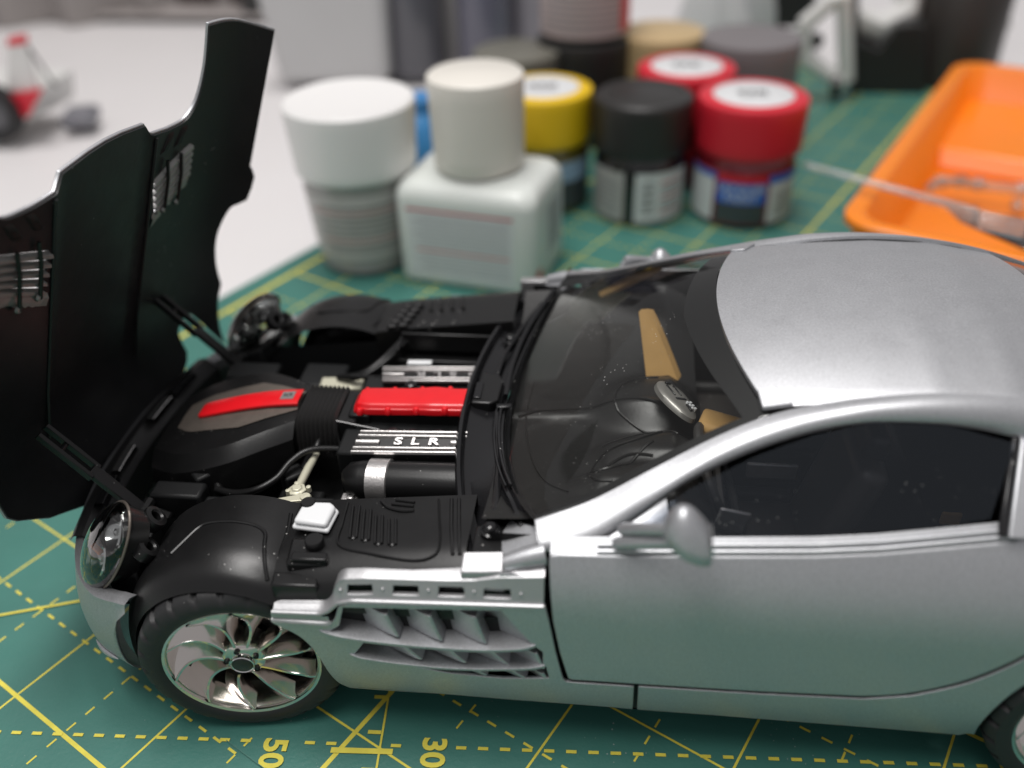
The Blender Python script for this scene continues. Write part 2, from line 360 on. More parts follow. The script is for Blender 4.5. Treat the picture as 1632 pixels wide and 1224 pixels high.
for xl, a, b in ((1.52, 2.14, 2.26), (2.10, 2.70, 2.82), (2.67, 3.27, 3.39), (3.25, 3.95, 4.06)):
    vane(xl, a, b, -.0+pw((xl+a)/2, [(1.6, 2.80), (4, 2.93)])-.11, pw((xl+b)/2, [(1.2, 2.33), (1.98, 2.28), (2.8, 2.26), (3.5, 2.28), (4, 2.38)]))
for xl, a, b in ((1.85, 2.30, 2.52), (2.42, 2.88, 3.10), (3.0, 3.44, 3.68), (3.58, 4.02, 4.12)): vane(xl, a, b, 2.16, 1.86, .28)
for xl, a, b in ((2.3, 2.60, 2.76), (2.75, 3.2, 3.36), (3.3, 3.72, 3.88), (3.78, 4.1, 4.16)): vane(xl, a, b, 1.76, 1.60 if xl > 2.5 else 1.68, .22)
# --- rail above the gills, with four slots
ztop = [(.66, 2.66), (1.34, 2.70), (1.44, 2.80), (1.52, 3.05), (1.62, 3.17), (1.9, 3.21), (3.0, 3.27), (3.3, 3.30), (3.6, 3.38), (4.14, 3.44)]
zlip = [(.64, 2.60), (1.30, 2.63), (1.42, 2.70), (1.56, 2.86), (1.75, 2.92), (4.14, 3.05)]
def railpt(x, z):
    zt, zl = pw(x, ztop), pw(x, zlip); t = (z-zl)/max(zt-zl, .02); return (x, -3.80+.10*t, z)
xs = [.66+(4.14-.66)*i/70 for i in range(71)]
ol = [(x, pw(x, zlip)) for x in xs]+[(x, pw(x, ztop)) for x in reversed(xs)]
slots = []
for x0, x1 in ((1.69, 2.02), (2.27, 2.60), (2.84, 3.17), (3.40, 3.74)):
    zb_, zt_ = pw(x0, zlip)+.075, pw(x0, zlip)+.20; zc, zd = pw(x1, zlip)+.075, pw(x1, zlip)+.20
    slots.append([(x0, zb_), (x1, zc), (x1-.01, zd), (x0+.01, zt_)])
rail = panel('fender_rail', ol, railpt, SILVER2, car, thick=(0, .07, 0), holes=slots, step=.08, bevel=.010)
g = G(); rows = []
for x in xs:   # top face of the rail
    z = pw(x, ztop); wd = pw(x, [(.66, .34), (1.34, .30), (1.6, .16), (2.5, .14), (3.4, .22), (4.14, .26)])
    rows.append([(x, -3.70, z-.06), (x, -3.708, z-.004), (x, -3.695, z+.006), (x, -3.70+wd, z+.02), (x, -3.70+wd, z-.12)])
g.grid(rows); g.obj('rail_top', SILVER2, rail)
g = G(); g.tube([(x, -3.815, pw(x, zlip)-.005) for x in xs], .028, 8); g.obj('rail_lip', SILVER2, rail)
g = G(); g.tube(cr([(.63, -3.80, 2.43), (1.0, -3.82, 2.45), (1.36, -3.82, 2.46), (1.42, -3.80, 2.50)], 6), .04, 8); g.obj('rail_lip', SILVER2, rail)
g = G(); rows = [[(x, -3.64, pw(x, zlip)-.10), (x, -3.64, pw(x, ztop)-.02)] for x in xs]; g.grid(rows); g.obj('slot_backing', BLACKM, rail)
for x in (1.60, 2.145, 2.72, 3.285, 3.86):
    g = G(); z = pw(x, zlip)+.145; y = railpt(x, z)[1]; g.lathe([(0, .02), (.018, .016), (.026, 0), (.026, -.02)], 10, (x, y, z), (0, -1, .2)); g.obj('rivet', SILVER2, rail)
for x0, x1 in ((.66, 1.36),):   # flat step in front of the slots
    g = G(); g.grid([[(x, -3.82, 2.585), (x, -3.825, 2.50), (x, -3.79, 2.47)] for x in (.64, .9, 1.2, 1.40)]); g.obj('rail_step', SILVER2, rail)
# --- door
dout = [(4.19, 3.62), (4.205, 3.35), (4.25, 2.8), (4.335, 2.21), (4.445, 1.69), (4.49, 1.665), (5.3, 1.68), (6.8, 1.72)]
dout += [tuple(p) for p in cr([(8.1, 1.79), (8.63, 1.93), (9.21, 2.26), (9.71, 2.78), (9.98, 3.3), (10.05, 3.95)], 6)]
dout += [(9.49, 4.08), (8.61, 3.97), (7.93, 3.885), (7.24, 3.825), (6.04, 3.76), (5.11, 3.715), (4.3, 3.69), (4.2, 3.67)]
door = panel('door', dout, S(), SILVER, car, thick=TH, step=.14, bevel=.018)
beltz = [(4.2, 3.69), (5.11, 3.735), (6.04, 3.78), (7.24, 3.845), (7.93, 3.905), (8.61, 3.99), (9.49, 4.10), (9.7, 4.13)]
for dz, dy, r in ((.02, .03, .028), (.085, .075, .026)):
    g = G(); g.tube([(x, fy(x, pw(x, beltz))+dy, pw(x, beltz)+dz) for x in [4.75+.05*i for i in range(95)]], r, 8); g.obj('belt_trim', SILVER, door)
g = G(); g.grid([[(x, fy(x, pw(x, beltz))+.01, pw(x, beltz)-.03), (x, fy(x, pw(x, beltz))+.20, pw(x, beltz)+.09)] for x in [4.2+.1*i for i in range(56)]]); g.obj('belt_ledge', SILVER, door)
g = G(); g.grid([[(x, -3.62, z) for z in (.9, 1.5, 2.2, 2.55)] for x in (1.4, 3, 5, 7, 9.4)]); g.grid([[(x, -3.45, z) for z in (1.5, 2.5, 3.4, 3.72)] for x in (4.4, 5, 7, 9.9)])
inner = g.obj('inner_body', BLACKM, car)
# --- sill and rear quarter
rarch = [(11.25+1.62*math.cos(rad(a)), 1.40+1.62*math.sin(rad(a))) for a in range(90, 206, 6)]
qo = [(5.345, 1.625), (6.8, 1.665), (8.13, 1.735)]+[tuple(p) for p in cr([(8.66, 1.875), (9.25, 2.215), (9.76, 2.755), (10.03, 3.28), (10.10, 3.95)], 5)]
qo += [(10.1, 4.14), (11.25, 4.2), (13.4, 3.9), (13.5, 1.6), (12.9, 1.5)]+[(11.25+1.62*math.cos(rad(a)), 1.40+1.62*math.sin(rad(a))) for a in range(0, 90, 8)]+rarch[:-1]
qo += [(9.60, .92), (9.55, .80), (8.14, .83), (6.92, .83), (5.37, .80)]
quarter = panel('rear_quarter', qo, S(), SILVER, car, thick=TH, step=.16, bevel=.012)
g = G(); g.grid([[(x, -3.62+.02, .84), (x, -3.3, .78), (x, -2.6, .78)] for x in (1.5, 4, 7, 9.5)]); g.obj('sill_underside', BLACKM, car)
for o in (fender, rail, door, quarter, inner):
    o2 = mirror(o)
    if o is rail: o2.location.z = -.30
# --- windscreen pillar and roof rail
Uc = [(3.98, -3.12, 3.80), (4.64, -2.92, 3.98), (5.45, -2.62, 4.34), (6.19, -2.35, 4.66), (6.85, -2.16, 4.88), (7.49, -2.10, 5.03), (7.98, -2.08, 5.12), (8.68, -2.06, 5.19), (9.61, -2.05, 5.16), (10.6, -2.02, 4.98), (12.0, -2.0, 4.5)]
Lc = [(4.10, -3.47, 3.62), (4.63, -3.40, 3.64), (5.10, -3.15, 3.86), (5.82, -2.80, 4.27), (6.54, -2.56, 4.58), (7.22, -2.42, 4.80), (7.89, -2.36, 4.94), (8.72, -2.34, 4.94), (9.47, -2.33, 4.81), (10.3, -2.36, 4.6), (11.8, -2.45, 4.2)]
U = cr(Uc, 6); Lw = cr(Lc, 6)
def pillar(flip, off, m, name, extra=0):
    g = G(); rows = []
    for u, l in zip(U, Lw):
        k_ = min(1, max(0, (u.x-5.6)/1.6)); nrm = Vector((0, lerp(-.97, -.75, k_), lerp(.22, .66, k_))); r = []
        for k in range(9):
            t = k/8; p = u.lerp(l, t)+nrm*(.105*4*t*(1-t))
            r.append(p-nrm*off)
        if not off:
            r.append(l+Vector((0, .12, -.02))); r.insert(0, u+Vector((0, .02, -.08)))
        rows.append(r)
    g.grid(rows); 
    return g.obj(name, m, car)
pil = pillar(1, 0, SILVER, 'roof_rail'); mirror(pil)
pin = pillar(1, .07, BLACKM, 'pillar_trim'); mirror(pin)
# front end of the pillar is closed by a cap
g = G(); r = [Vector(p) for p in [U[0], U[0].lerp(Lw[0], .5)+Vector((0, -.1, .1)), Lw[0], Lw[0]+Vector((.05, .15, -.12)), U[0]+Vector((.05, .05, -.15))]]; g.add(r, [(0, 1, 2, 3, 4)]); cap = g.obj('pillar_end', BLACKM, car, smooth=False); mirror(cap)
# triangle between pillar, mirror and door
g = G(); tri = [(4.2, -3.49, 3.655), (4.65, -3.43, 3.66), (5.12, -3.19, 3.87), (5.55, -2.97, 4.11), (5.62, -3.36, 3.79), (4.9, -3.47, 3.74)]
g.add(tri, [(0, 1, 5), (1, 2, 4, 5), (2, 3, 4)]); g.add([Vector(p)+Vector((0, .06, -.02)) for p in tri], [(5, 1, 0), (5, 4, 2, 1), (4, 3, 2)]); tr_ = g.obj('mirror_base_panel', SILVER, car); mirror(tr_)
# --- roof
def zroof(x, y):
    return pw(x, [(6.0, 5.04), (6.4, 5.10), (7, 5.20), (7.5, 5.26), (8, 5.31), (8.7, 5.36), (9.6, 5.34), (10.6, 5.17), (11.5, 4.95)])-.045*y*y-.004*y**4*.5
def xh(y): return 6.27+.105*y*y
def xr(y): return 10.75-.06*y*y
g = G(); rows = []
for i in range(41):
    v = -1+2*i/40; y = v*2.10; r = []
    for j in range(33): x = lerp(xh(y), xr(y), j/32); r.append((x, y, zroof(x, y)+(.0 if abs(v) < .999 else -.02)))
    r.insert(0, (xh(y)-.005, y, zroof(xh(y), y)-.06)); rows.append(r)
g.grid(rows); roof = g.obj('roof', SILVER, car, angle=50)
for s in (-1, 1):   # small raised tabs at the front corners
    g = G(); pts = [(6.66, s*2.13), (6.62, s*1.86), (6.83, s*1.82), (7.02, s*2.11)]
    g.hexa([(x, y, zroof(x, y)-.03) for x, y in pts]+[(x, y, zroof(x, y)+.035) for x, y in pts]); g.obj('roof_tab', SILVER, roof, bevel=.01)
# rear window
g = G(); rows = []
for i in range(21):
    y = -1.98+3.96*i/20; rows.append([(lerp(xr(y)+.02, 13.2, t), y*(1-.1*t), lerp(zroof(xr(y), y)-.02, 4.0-.03*y*y, t)+.25*math.sin(math.pi*t)*.5) for t in [k/10 for k in range(11)]])
g.grid(rows); g.obj('rear_window', mat('rear_window_smoke', (0.03, 0.025, 0.025), .12), car)
g = G(); g.grid([[(x, y, z) for x, z in ((13.2, 3.95), (13.9, 3.8), (14.6, 3.6), (14.75, 3.0), (14.6, 1.2))] for y in (-3.3, -2, 0, 2, 3.3)]); g.obj('boot_lid', SILVER, car)
g = G(); g.grid([[(10.2, s*2.38, 4.62), (10.2, s*3.42, 4.12)] for s in (-1,)]+[[(12.8, -2.72, 4.2), (12.8, -3.3, 3.95)]]); qg = g.obj('quarter_window', DARK, car); mirror(qg)
# B pillar
g = G(); pts = [(9.30, -3.33, 4.16), (9.50, -3.33, 4.17), (9.86, -2.40, 4.78), (9.56, -2.38, 4.82)]
g.hexa([Vector(p)+Vector((0, .07, 0)) for p in pts]+[Vector(p)+Vector((0, -.03, 0)) for p in pts]); bp_ = g.obj('rear_pillar', SILVER, car, bevel=.02); mirror(bp_)
g = G(); pts = [(9.21, -3.30, 4.15), (9.33, -3.32, 4.16), (9.57, -2.38, 4.81), (9.48, -2.36, 4.82)]
g.hexa([Vector(p)+Vector((0, .07, 0)) for p in pts]+[Vector(p)+Vector((0, -.012, 0)) for p in pts]); bp_ = g.obj('window_seal', GLOSSB, car, bevel=.02); mirror(bp_)
# --- glass
def xb(y): return 3.26+.082*y*y
def zb(y): return 3.13+.068*y*y
_UE = [p for p in U if p.x <= 6.75]
def WS(y, t, dz=0):
    k = t*(len(_UE)-1); i = min(int(k), len(_UE)-2); e = _UE[i].lerp(_UE[i+1], k-i); a = abs(y); q = a**2.2
    cx = lerp(3.26, 6.27, t); cz = lerp(3.13, zroof(6.27, 0)-.01, t)+.30*math.sin(math.pi*t)
    return Vector((lerp(cx, e.x, q), y*abs(e.y+.01), lerp(cz, e.z-.01, q)+dz))
g = G(); g.grid([[WS(-1+2*i/40, j/24) for j in range(25)] for i in range(41)]); ws = g.obj('windscreen', GLASS, car)
# black printed border along the header and the pillars
def band(name, fn, m, n=40):
    g = G(); g.grid([[fn(i/n, k/3) for k in range(4)] for i in range(n+1)]); return g.obj(name, m, ws)
band('header_band', lambda u, v: WS(-1+2*u, lerp(.90-.10*max(0, .5-abs(u-.5)*1.2), 1.0, v), -.015), DARK)
for s in (-1, 1): band('pillar_band', lambda u, v, s=s: WS(s*lerp(.955 if s < 0 else .91, 1.0, v), u, -.012), DARK)
band('base_band', lambda u, v: WS(-1+2*u, lerp(0, .035, v), -.012), GLOSSB)
sw = [(4.95, 3.78), (5.10, 3.86), (5.82, 4.29), (6.54, 4.60), (7.22, 4.82), (7.89, 4.96), (8.72, 4.96), (9.47, 4.83), (9.2, 4.16), (8.61, 4.06), (7.24, 3.92), (6.04, 3.85)]
def swm(x, z): return (x, -3.36+.98*max(0, (z-3.80))/1.15, z)
win = panel('side_window', sw, swm, TINT, car, step=.3); wf = mirror(win); wf.data.materials[0] = GLASS
# --- near and far door mirrors
def mir(s):
    g = G(); rows = []; c = Vector((5.76, s*(3.98 if s < 0 else 3.80), 4.55 if s < 0 else 3.60)); fwd = Vector((-.93, s*.25, -.15)).normalized(); 
    for i in range(15):
        t = i/14; rr = (1-(1-t)**2.2)**.55 if t < .92 else 1-.5*((t-.92)/.08)**2*.25
        r = []
        for k in range(20):
            th = 2*math.pi*k/20; al = math.pi*t; nx = -math.cos(al); ny = math.sin(al)*math.cos(th); nz = math.sin(al)*math.sin(th)
            xx = min(.31*nx*(1-.35*nz)-.05*nz, .21); r.append(c+Vector((xx, s*.29*ny*(1-.28*nz), (.38 if nz > 0 else .29)*nz-.13*nx)))
        r.append(r[0]); rows.append(r)
    g.grid(rows); m_ = g.obj('door_mirror', SILVER, car)
    for (a, b) in (((5.02, s*3.38, 3.98), (5.55, s*3.82, 4.46 if s < 0 else 3.75)), ((4.96, s*3.46, 3.83), (5.58, s*3.85, 4.30 if s < 0 else 3.62))):
        a = Vector(a); b = Vector(b); g = G(); g.tube([a, a.lerp(b, .08), a.lerp(b, .5), b], [.06, .085, .075, .07], 10); g.obj('mirror_stalk', SILVER, m_)
    g = G(); g.lathe([(0, .004), (.19, .004), (.20, -.01)], 24, c+Vector((.214, 0, -.06)), (1, 0, .1)); g.obj('mirror_glass', CHROME, m_)
mir(-1); mir(1)
# ------------------------------------------------------------------ wheels
def wheel(loc, steer, s, R=1.36, RR=1.06, wd=.95):
    """s = -1 near side, +1 far side; local y points inwards for the near side"""
    wr = empty('wheel', loc, steer, car); Y = lambda d: -s*d   # depth d inwards
    def P(r, a, d): return (r*math.cos(a), Y(d), r*math.sin(a))
    N = 240; g = G(); prof = [(RR-.03, .06), (RR, -.01), (RR+.03, -.035), (RR+.10, -.06), (RR+.20, -.045), (R-.06, .0), (R-.02, .05), (R, .12), (R, .24), (R, .26), (R-.035, .265), (R-.035, .295), (R, .30), (R+.005, wd/2), (R, wd-.3), (R-.035, wd-.295), (R-.035, wd-.265), (R, wd-.26), (R, wd-.12), (R-.03, wd-.03), (R-.12, wd+.03), (RR, wd), (RR-.03, wd-.06)]
    rows = []
    for i in range(N):
        a = 2*math.pi*i/N; cut = i % 10 in (0, 1); r_ = []
        for k, (r, d) in enumerate(prof):
            if cut and (5 <= k <= 9 or 17 <= k <= 19): r -= .05
            if k == 4 and i % 5 == 0: r += .006
            r_.append(P(r, a, d))
        rows.append(r_)
    g.grid(rows, close_u=True); g.obj('tyre', RUBBER, wr, angle=35)
    g = G(); pr = [(RR-.035, .04), (RR-.03, -.005), (RR+.005, -.02), (RR+.012, .03), (RR-.01, .05), (RR-.03, .045), (RR-.055, .035), (RR-.075, .10), (RR-.10, .35), (RR-.13, .80), (.25, .82)]
    g.grid([[P(r, 2*math.pi*i/64, d) for r, d in pr] for i in range(64)], close_u=True); g.obj('rim', WHEELM, wr, angle=30)
    g = G(); g.grid([[P(r, 2*math.pi*i/48, d) for r, d in ((.3, .50), (.84, .50), (.86, .53), (.86, .6))] for i in range(48)], close_u=True); g.obj('brake_disc', mat('brake_disc_metal', (.10, .095, .09), .45, .8), wr)
    # turbine spokes
    sg = G(); rows = []
    for i in range(15):
        t = i/14; r = .17+(RR-.055-.17)*t; th = .62*t*t-.34*t; wdt = .15+.30*t**.8; dp = .05+.10*math.sin(math.pi*min(1, t*1.05))**1.0*(.75)
        if t > .8: dp -= (t-.8)*.25
        e = .022/max(r, .2)
        rows.append([P(r, th-wdt, dp+.30), P(r, th-wdt*.72, dp+.19), P(r, th-wdt*.4, dp+.085), P(r, th-e*1.6, dp+.01), P(r, th-e, dp-.012), P(r, th+e*.6, dp-.012), P(r, th+e*1.3, dp+.02), P(r, th+e*1.6, dp+.26)])
    sg.grid(rows); base = sg.obj('spoke', WHEELM, wr, angle=40)
    for k in range(1, 10):
        c = base.copy(); COL.objects.link(c); c.parent = wr; c.rotation_euler = (0, 2*math.pi*k/10, 0)
    g = G(); g.grid([[P(r, 2*math.pi*i/40, d) for r, d in ((.001, .02), (.14, .025), (.24, .05), (.29, .08), (.31, .14), (.31, .4))] for i in range(40)], close_u=True); hub = g.obj('hub', WHEELM, wr)
    g = G(); g.grid([[P(r, 2*math.pi*i/32, d) for r, d in ((.001, -.035), (.12, -.03), (.135, -.02), (.14, .02))] for i in range(32)], close_u=True); g.obj('hub_cap', mat('hub_cap_dark', (.02, .022, .02), .3), wr)
    g = G(); g.grid([[P(r, 2*math.pi*i/32, d) for r, d in ((.135, .03), (.14, -.02), (.15, -.03), (.162, -.02), (.165, .03))] for i in range(32)], close_u=True); g.obj('cap_ring', CHROME, wr)
    for k in range(5):
        a = 2*math.pi*k/5+.5; c = Vector((.225*math.cos(a), Y(.03), .225*math.sin(a)))
        g = G(); g.lathe([(.001, .01), (.022, .01), (.026, -.02), (.036, -.018), (.038, .02)], 12, c, (0, s, 0)); g.obj('lug_nut', mat('lug_dark', (.05, .05, .05), .35, .6) if k == 0 else bpy.data.materials['lug_dark'], wr)
    return wr
ST = .158
wheel((0, -3.76, 1.395), ST, -1, 1.41); wheel((0, 3.76, 1.395), ST, 1, 1.41)
wheel((11.10, -3.80, 1.42), 0, -1, 1.40, 1.10, 1.1); wheel((11.25, 3.78, 1.40), 0, 1, 1.40, 1.08, 1.1)
g = G(); g.tube([(0, -3.3, 1.36), (0, 3.3, 1.36)], .12, 8); g.obj('front_axle', BLACKM, car); g = G(); g.tube([(11.25, -3.0, 1.4), (11.25, 3.0, 1.4)], .12, 8); g.obj('rear_axle', BLACKM, car)
# ------------------------------------------------------------------ underside, engine bay tub, cabin tub
g = G(); g.box((5.7, 0, .85), (16, 5.2, .12)); g.obj('floor_pan', BLACKM, car)
g = G()
g.grid([[(x, y, z) for x, z in ((-2.3, .8), (-2.25, 1.55), (2.9, 1.75), (2.95, 3.0))] for y in (-2.25, 0, 2.25)])
for s in (-1, 1): g.grid([[(-2.25, s*2.25, .8), (-2.25, s*2.25, 2.2)], [(-1.6, s*2.25, .8), (-1.6, s*2.25, 2.55)], [(3.0, s*2.25, .8), (3.0, s*2.25, 3.05)]])
g.obj('engine_bay', BLACKM, car)
# --- bumper / nose: shells following the plan of the front end
def nose_x(y, z):
    a = abs(y); base = -3.42+.055*a*a+.020*max(0, a-2.2)**2*4; return base-.16*math.cos((z-1.25)*1.1)+.16
def nose(y0, y1, z0, z1, m, name, parent=car, ny=30, nz=10, off=0, crv=.0):
    g = G(); rows = []
    for i in range(ny+1):
        y = lerp(y0, y1, i/ny); zt = z1(y) if callable(z1) else z1; zb_ = z0(y) if callable(z0) else z0
        rows.append([(nose_x(y, lerp(zb_, zt, j/nz))+off+.45*max(0, .25-j/nz)**2*4, y, lerp(zb_, zt, j/nz)) for j in range(nz+1)])
    g.grid(rows); return g.obj(name, m, parent, angle=60)
# side corner of the bumper: plan curve from the nose round to the wheel arch
def bump_pt(t, v):   # t 0 at centre line, 1 at wheel arch edge; v 0 bottom, 1 top
    P = pw_curve(t)
    zt = pw(t, [(0, 2.05), (.45, 2.10), (.62, 2.12), (.75, 2.20), (.9, 2.36), (1, 2.40)]); zbm = pw(t, [(0, .55), (.6, .62), (.85, .72), (1, .82)])
    z = lerp(zbm, zt, v); bul = .14*math.sin(math.pi*min(1, v*1.05))**.8
    n = P[1]; tuck = -.30*max(0, .35-v)**2*6
    return Vector((P[0].x, P[0].y, 0))+n*(bul+tuck)+Vector((0, 0, z))
_bc = cr([(-3.40, 0, 0), (-3.36, -.8, 0), (-3.18, -1.7, 0), (-2.92, -2.4, 0), (-2.60, -2.95, 0), (-2.18, -3.36, 0), (-1.75, -3.60, 0), (-1.42, -3.72, 0)], 10)
def pw_curve(t):
    k = t*(len(_bc)-1); i = min(int(k), len(_bc)-2); p = _bc[i].lerp(_bc[i+1], k-i); d = (_bc[i+1]-_bc[i]).normalized(); return p, Vector((d.y, -d.x, 0))*(1 if (Vector((d.y, -d.x, 0)).x < 0 or Vector((d.y, -d.x, 0)).y < 0) else -1)
g = G(); rows = []
for i in range(49):
    t = i/48; r = [bump_pt(t, j/12) for j in range(13)]
    e = 0 if t < .9 else (t-.9)/.1
    if e: r = [p+Vector((-.24*e*max(0, math.sin(math.pi*min(1, (1-j/12)*.95+.05)))*(1 if j < 11 else .2), 0, 0)) for j, p in enumerate(r)]
    top = r[-1]; n = pw_curve(t)[1]; r.append(top-n*.10+Vector((0, 0, .03))); r.append(top-n*.22-Vector((0, 0, .02))); r.append(top-n*.24-Vector((0, 0, .25)))
    rows.append(r)
g.grid(rows); bumper = g.obj('front_bumper', SILVER, car, angle=45); mb = mirror(bumper)
g = G(); sp = [bump_pt(t, .30)+pw_curve(t)[1]*.02 for t in [.66+.012*i for i in range(15)]]; g.tube(sp, [.006+.035*math.sin(math.pi*i/14) for i in range(15)], 8); g.obj('bumper_blade', SILVER, bumper)
# slam panel and grille strip on top of the nose
g = G(); rows = []
for i in range(41):
    y = -2.35+4.7*i/40; a = abs(y); x0 = -3.22+.052*a*a+.02*max(0, a-2)**2; rows.append([(x0-.12, y, 2.06), (x0-.02, y, 2.17), (x0+.12, y, 2.20), (x0+.22, y, 2.12), (x0+.34, y, 2.0), (x0+.36, y, 1.4)])
g.grid(rows); g.obj('slam_panel', mat('grey_slam_panel', (.035, .035, .036), .40, .3, var=.3, vscale=3), car)
for s in (-1, 1):
    for y0, y1 in ((.35, 1.0), (1.1, 1.75)):
        g = G(); n = 8; rows = []
        for i in range(n+1):
            y = s*lerp(y0, y1, i/n); a = abs(y); x0 = -3.10+.05*a*a; rows.append([(x0+.02, y, 2.19), (x0+.04, y, 2.27), (x0+.18, y, 2.29), (x0+.22, y, 2.19)])
        g.grid(rows); g.obj('latch_cover', CHROME if y0 < 1 else GLOSSB, car, bevel=.01)
# --- headlights: chrome bowls under a clear lens
REFL = mat('reflector_smoke', (.55, .55, .54), .14, 1.0)
def lamp(s):
    C = Vector((-1.98, s*2.94, 2.66)); ax = Vector((-.60, s*.50, .45)).normalized(); lng = Vector((.66, -s*.12, .74)).normalized()
    lng = (lng-ax*lng.dot(ax)).normalized(); sd = ax.cross(lng)
    hl = None
    g = G(); rows = []
    for i in range(13):
        t = i/12; ph = t*math.pi/2*1.06; rows.append([C+lng*(.80*math.cos(ph_)*math.sin(ph)*(1.0))+sd*(.47*math.sin(ph_)*math.sin(ph))+ax*(.26*math.cos(ph)) for ph_ in [2*math.pi*k/36 for k in range(37)]])
    g.grid(rows); hl = g.obj('headlight', LENS, car)
    g = G(); rows = []
    for i in range(9):
        t = i/8; rows.append([C-ax*.05+lng*(.78*math.cos(p)*(1-.15*t))+sd*(.455*math.sin(p)*(1-.15*t))-ax*(.30*t) for p in [2*math.pi*k/30 for k in range(31)]])
    g.grid(rows); g.f.append(tuple(8*31+k for k in range(30))); g.obj('lamp_housing', mat('lamp_housing_smoke', (.05, .05, .05), .18, .6) if s < 0 else LENS, hl)
    for o, r in ((.33, .27), (-.30, .26)):
        g = G(); g.lathe([(.03, -.14), (.10, -.13), (r*.8, -.02), (r, .07), (r+.02, .05), (r+.02, -.1)], 28, C+lng*o-ax*.03, ax); g.obj('reflector', REFL, hl)
        g = G(); g.lathe([(0, .08), (.05, .05), (.06, -.12)], 14, C+lng*o-ax*.05, ax); g.obj('bulb', REFL, hl)
    g = G(); g.box(C-lng*.30+sd*.16*(-s)+ax*.02, (.2, .09, .06), .5*s, .4); g.obj('indicator', ORANGE_LENS, hl, bevel=.02)
    g = G(); g.tube([C+lng*(.805*math.cos(p))+sd*(.475*math.sin(p))-ax*.03 for p in [2*math.pi*k/40 for k in range(41)]], .02, 8); g.obj('lens_rim', GUN, hl)
lamp(-1); lamp(1)
for s in (-1, 1):
    for (x, y, z) in ((-1.38, 2.62, 2.92), (-1.38, 2.98, 2.70)):
        g = G(); g.lathe([(.075, -.10), (.075, .06), (.10, .085), (.165, .07), (.175, .03), (.175, -.10)], 24, (x, s*y, z), (.72, -s*.25, .62)); g.obj('bulb_socket', BLACK, car)
    g = G(); g.hexa([(-2.4, s*2.3, 1.6), (-1.55, s*2.2, 1.8), (-1.5, s*3.2, 1.8), (-2.1, s*3.1, 1.6), (-2.3, s*2.3, 2.2), (-1.6, s*2.2, 2.55), (-1.6, s*3.1, 2.3), (-2.1, s*3.0, 2.1)]); g.obj('lamp_carrier', BLACKM, car, bevel=.04)
# --- inner fenders (wheel arch liners) and louvred decks
def liner(s):
    g = G(); rows = []; zc = 1.36
    ys = [-3.74, -3.72, -3.66, -3.56, -3.40, -3.2, -2.9, -2.6, -2.3, -2.22]
    for i in range(37):
        a = rad(12+190*i/36); r = []
        for y in ys:
            rr = 1.50+.24*(1-max(0, (-3.2-y)/.54)**2)-.02*max(0, (y+2.6)); 
            if y < -3.69: rr -= .05
            r.append((rr*math.cos(a)*1.0-.05, -s*y if False else (y if s < 0 else -y), zc+rr*math.sin(a)))
        rows.append(r)
    g.grid(rows); ln = g.obj('arch_liner', BLACK, car, angle=50)
    # raised moulding on top
    def Lp(a, y, h=0):
        rr = 1.74-.02*max(0, (y+2.6))+h; rr -= .24*max(0, (-3.2-y)/.54)**2; a = rad(a); return (rr*math.cos(a)-.05, y if s < 0 else -y, zc+rr*math.sin(a))
    g = G(); pth = [Lp(118, -3.22), Lp(113, -3.0), Lp(109, -2.82), Lp(104, -2.76), Lp(92, -2.76), Lp(82, -2.80), Lp(77, -2.90), Lp(75, -3.1), Lp(72, -3.35), Lp(68, -3.55)]
    g.tube(cr(pth, 6), .028, 8); g.obj('liner_ridge', BLACK, ln)
    g = G(); g.tube(cr([Lp(70, -2.45), Lp(68, -2.8), Lp(67, -3.2), Lp(63, -3.5)], 8), .03, 8); g.obj('liner_ridge', BLACK, ln)
    g = G(); g.tube(cr([Lp(66, -2.40), Lp(64, -2.8), Lp(63, -3.2), Lp(59, -3.45)], 8), .03, 8); g.obj('liner_ridge', BLACK, ln)
    return ln
liner(-1); liner(1)
def zdeck(x, y): return pw(x, [(.6, 3.0), (1.2, 3.10), (2.2, 3.22), (3.1, 3.33)])-.12*max(0, -3.05-(-abs(y)))*0-.9*max(0, abs(y)-3.12)**2
def deck(s):
    g = G(); rows = []
    for i in range(19):
        x = .62+i*(3.12-.62)/18; r = []
        for j in range(15):
            y = 2.22+j*(3.66-2.22)/14; r.append((x, s*y, zdeck(x, y)))
        r.insert(0, (x, s*2.22, 2.0)); r.append((x, s*3.66, 2.5)); rows.append(r)
    g.grid(rows); dk = g.obj('fender_deck', BLACK, car, angle=60)
    if s > 0: return dk
    return dk
dkn = deck(-1); dkf = deck(1)
def rod(nm, pts, r, m, par, n=8): g = G(); g.tube(pts, r, n); return g.obj(nm, m, par)
# plate with louvres on the near deck
def DK(x, y, h=0): return Vector((x, y, zdeck(x, y)+h))
for (xa, ya, xb_, yb) in ((1.47, -2.38, 1.58, -2.98), (1.65, -2.46, 1.76, -3.03), (1.84, -2.58, 1.95, -3.10), (2.04, -2.66, 2.14, -3.12)):
    for o in (-.045, .045): rod('louver_rib', [DK(xa+o, ya, .015), DK(lerp(xa, xb_, .5)+o, lerp(ya, yb, .5), .02), DK(xb_+o, yb, .012)], .02, BLACK, dkn, 6)
    g = G(); g.lathe([(0, .03), (.03, .02), (.04, 0)], 10, DK(xb_, yb, 0)); g.obj('louver_stud', BLACK, dkn)
rod('deck_bead', cr([DK(1.33, -2.3, .01), DK(1.36, -2.7, .01), DK(1.42, -3.1, .01), DK(1.9, -3.26, .01), DK(2.45, -3.36, .01), DK(2.72, -3.30, .01), DK(2.76, -3.1, .01), DK(2.66, -2.6, .01), DK(2.60, -2.3, .01)], 6), .018, BLACK, dkn, 6)
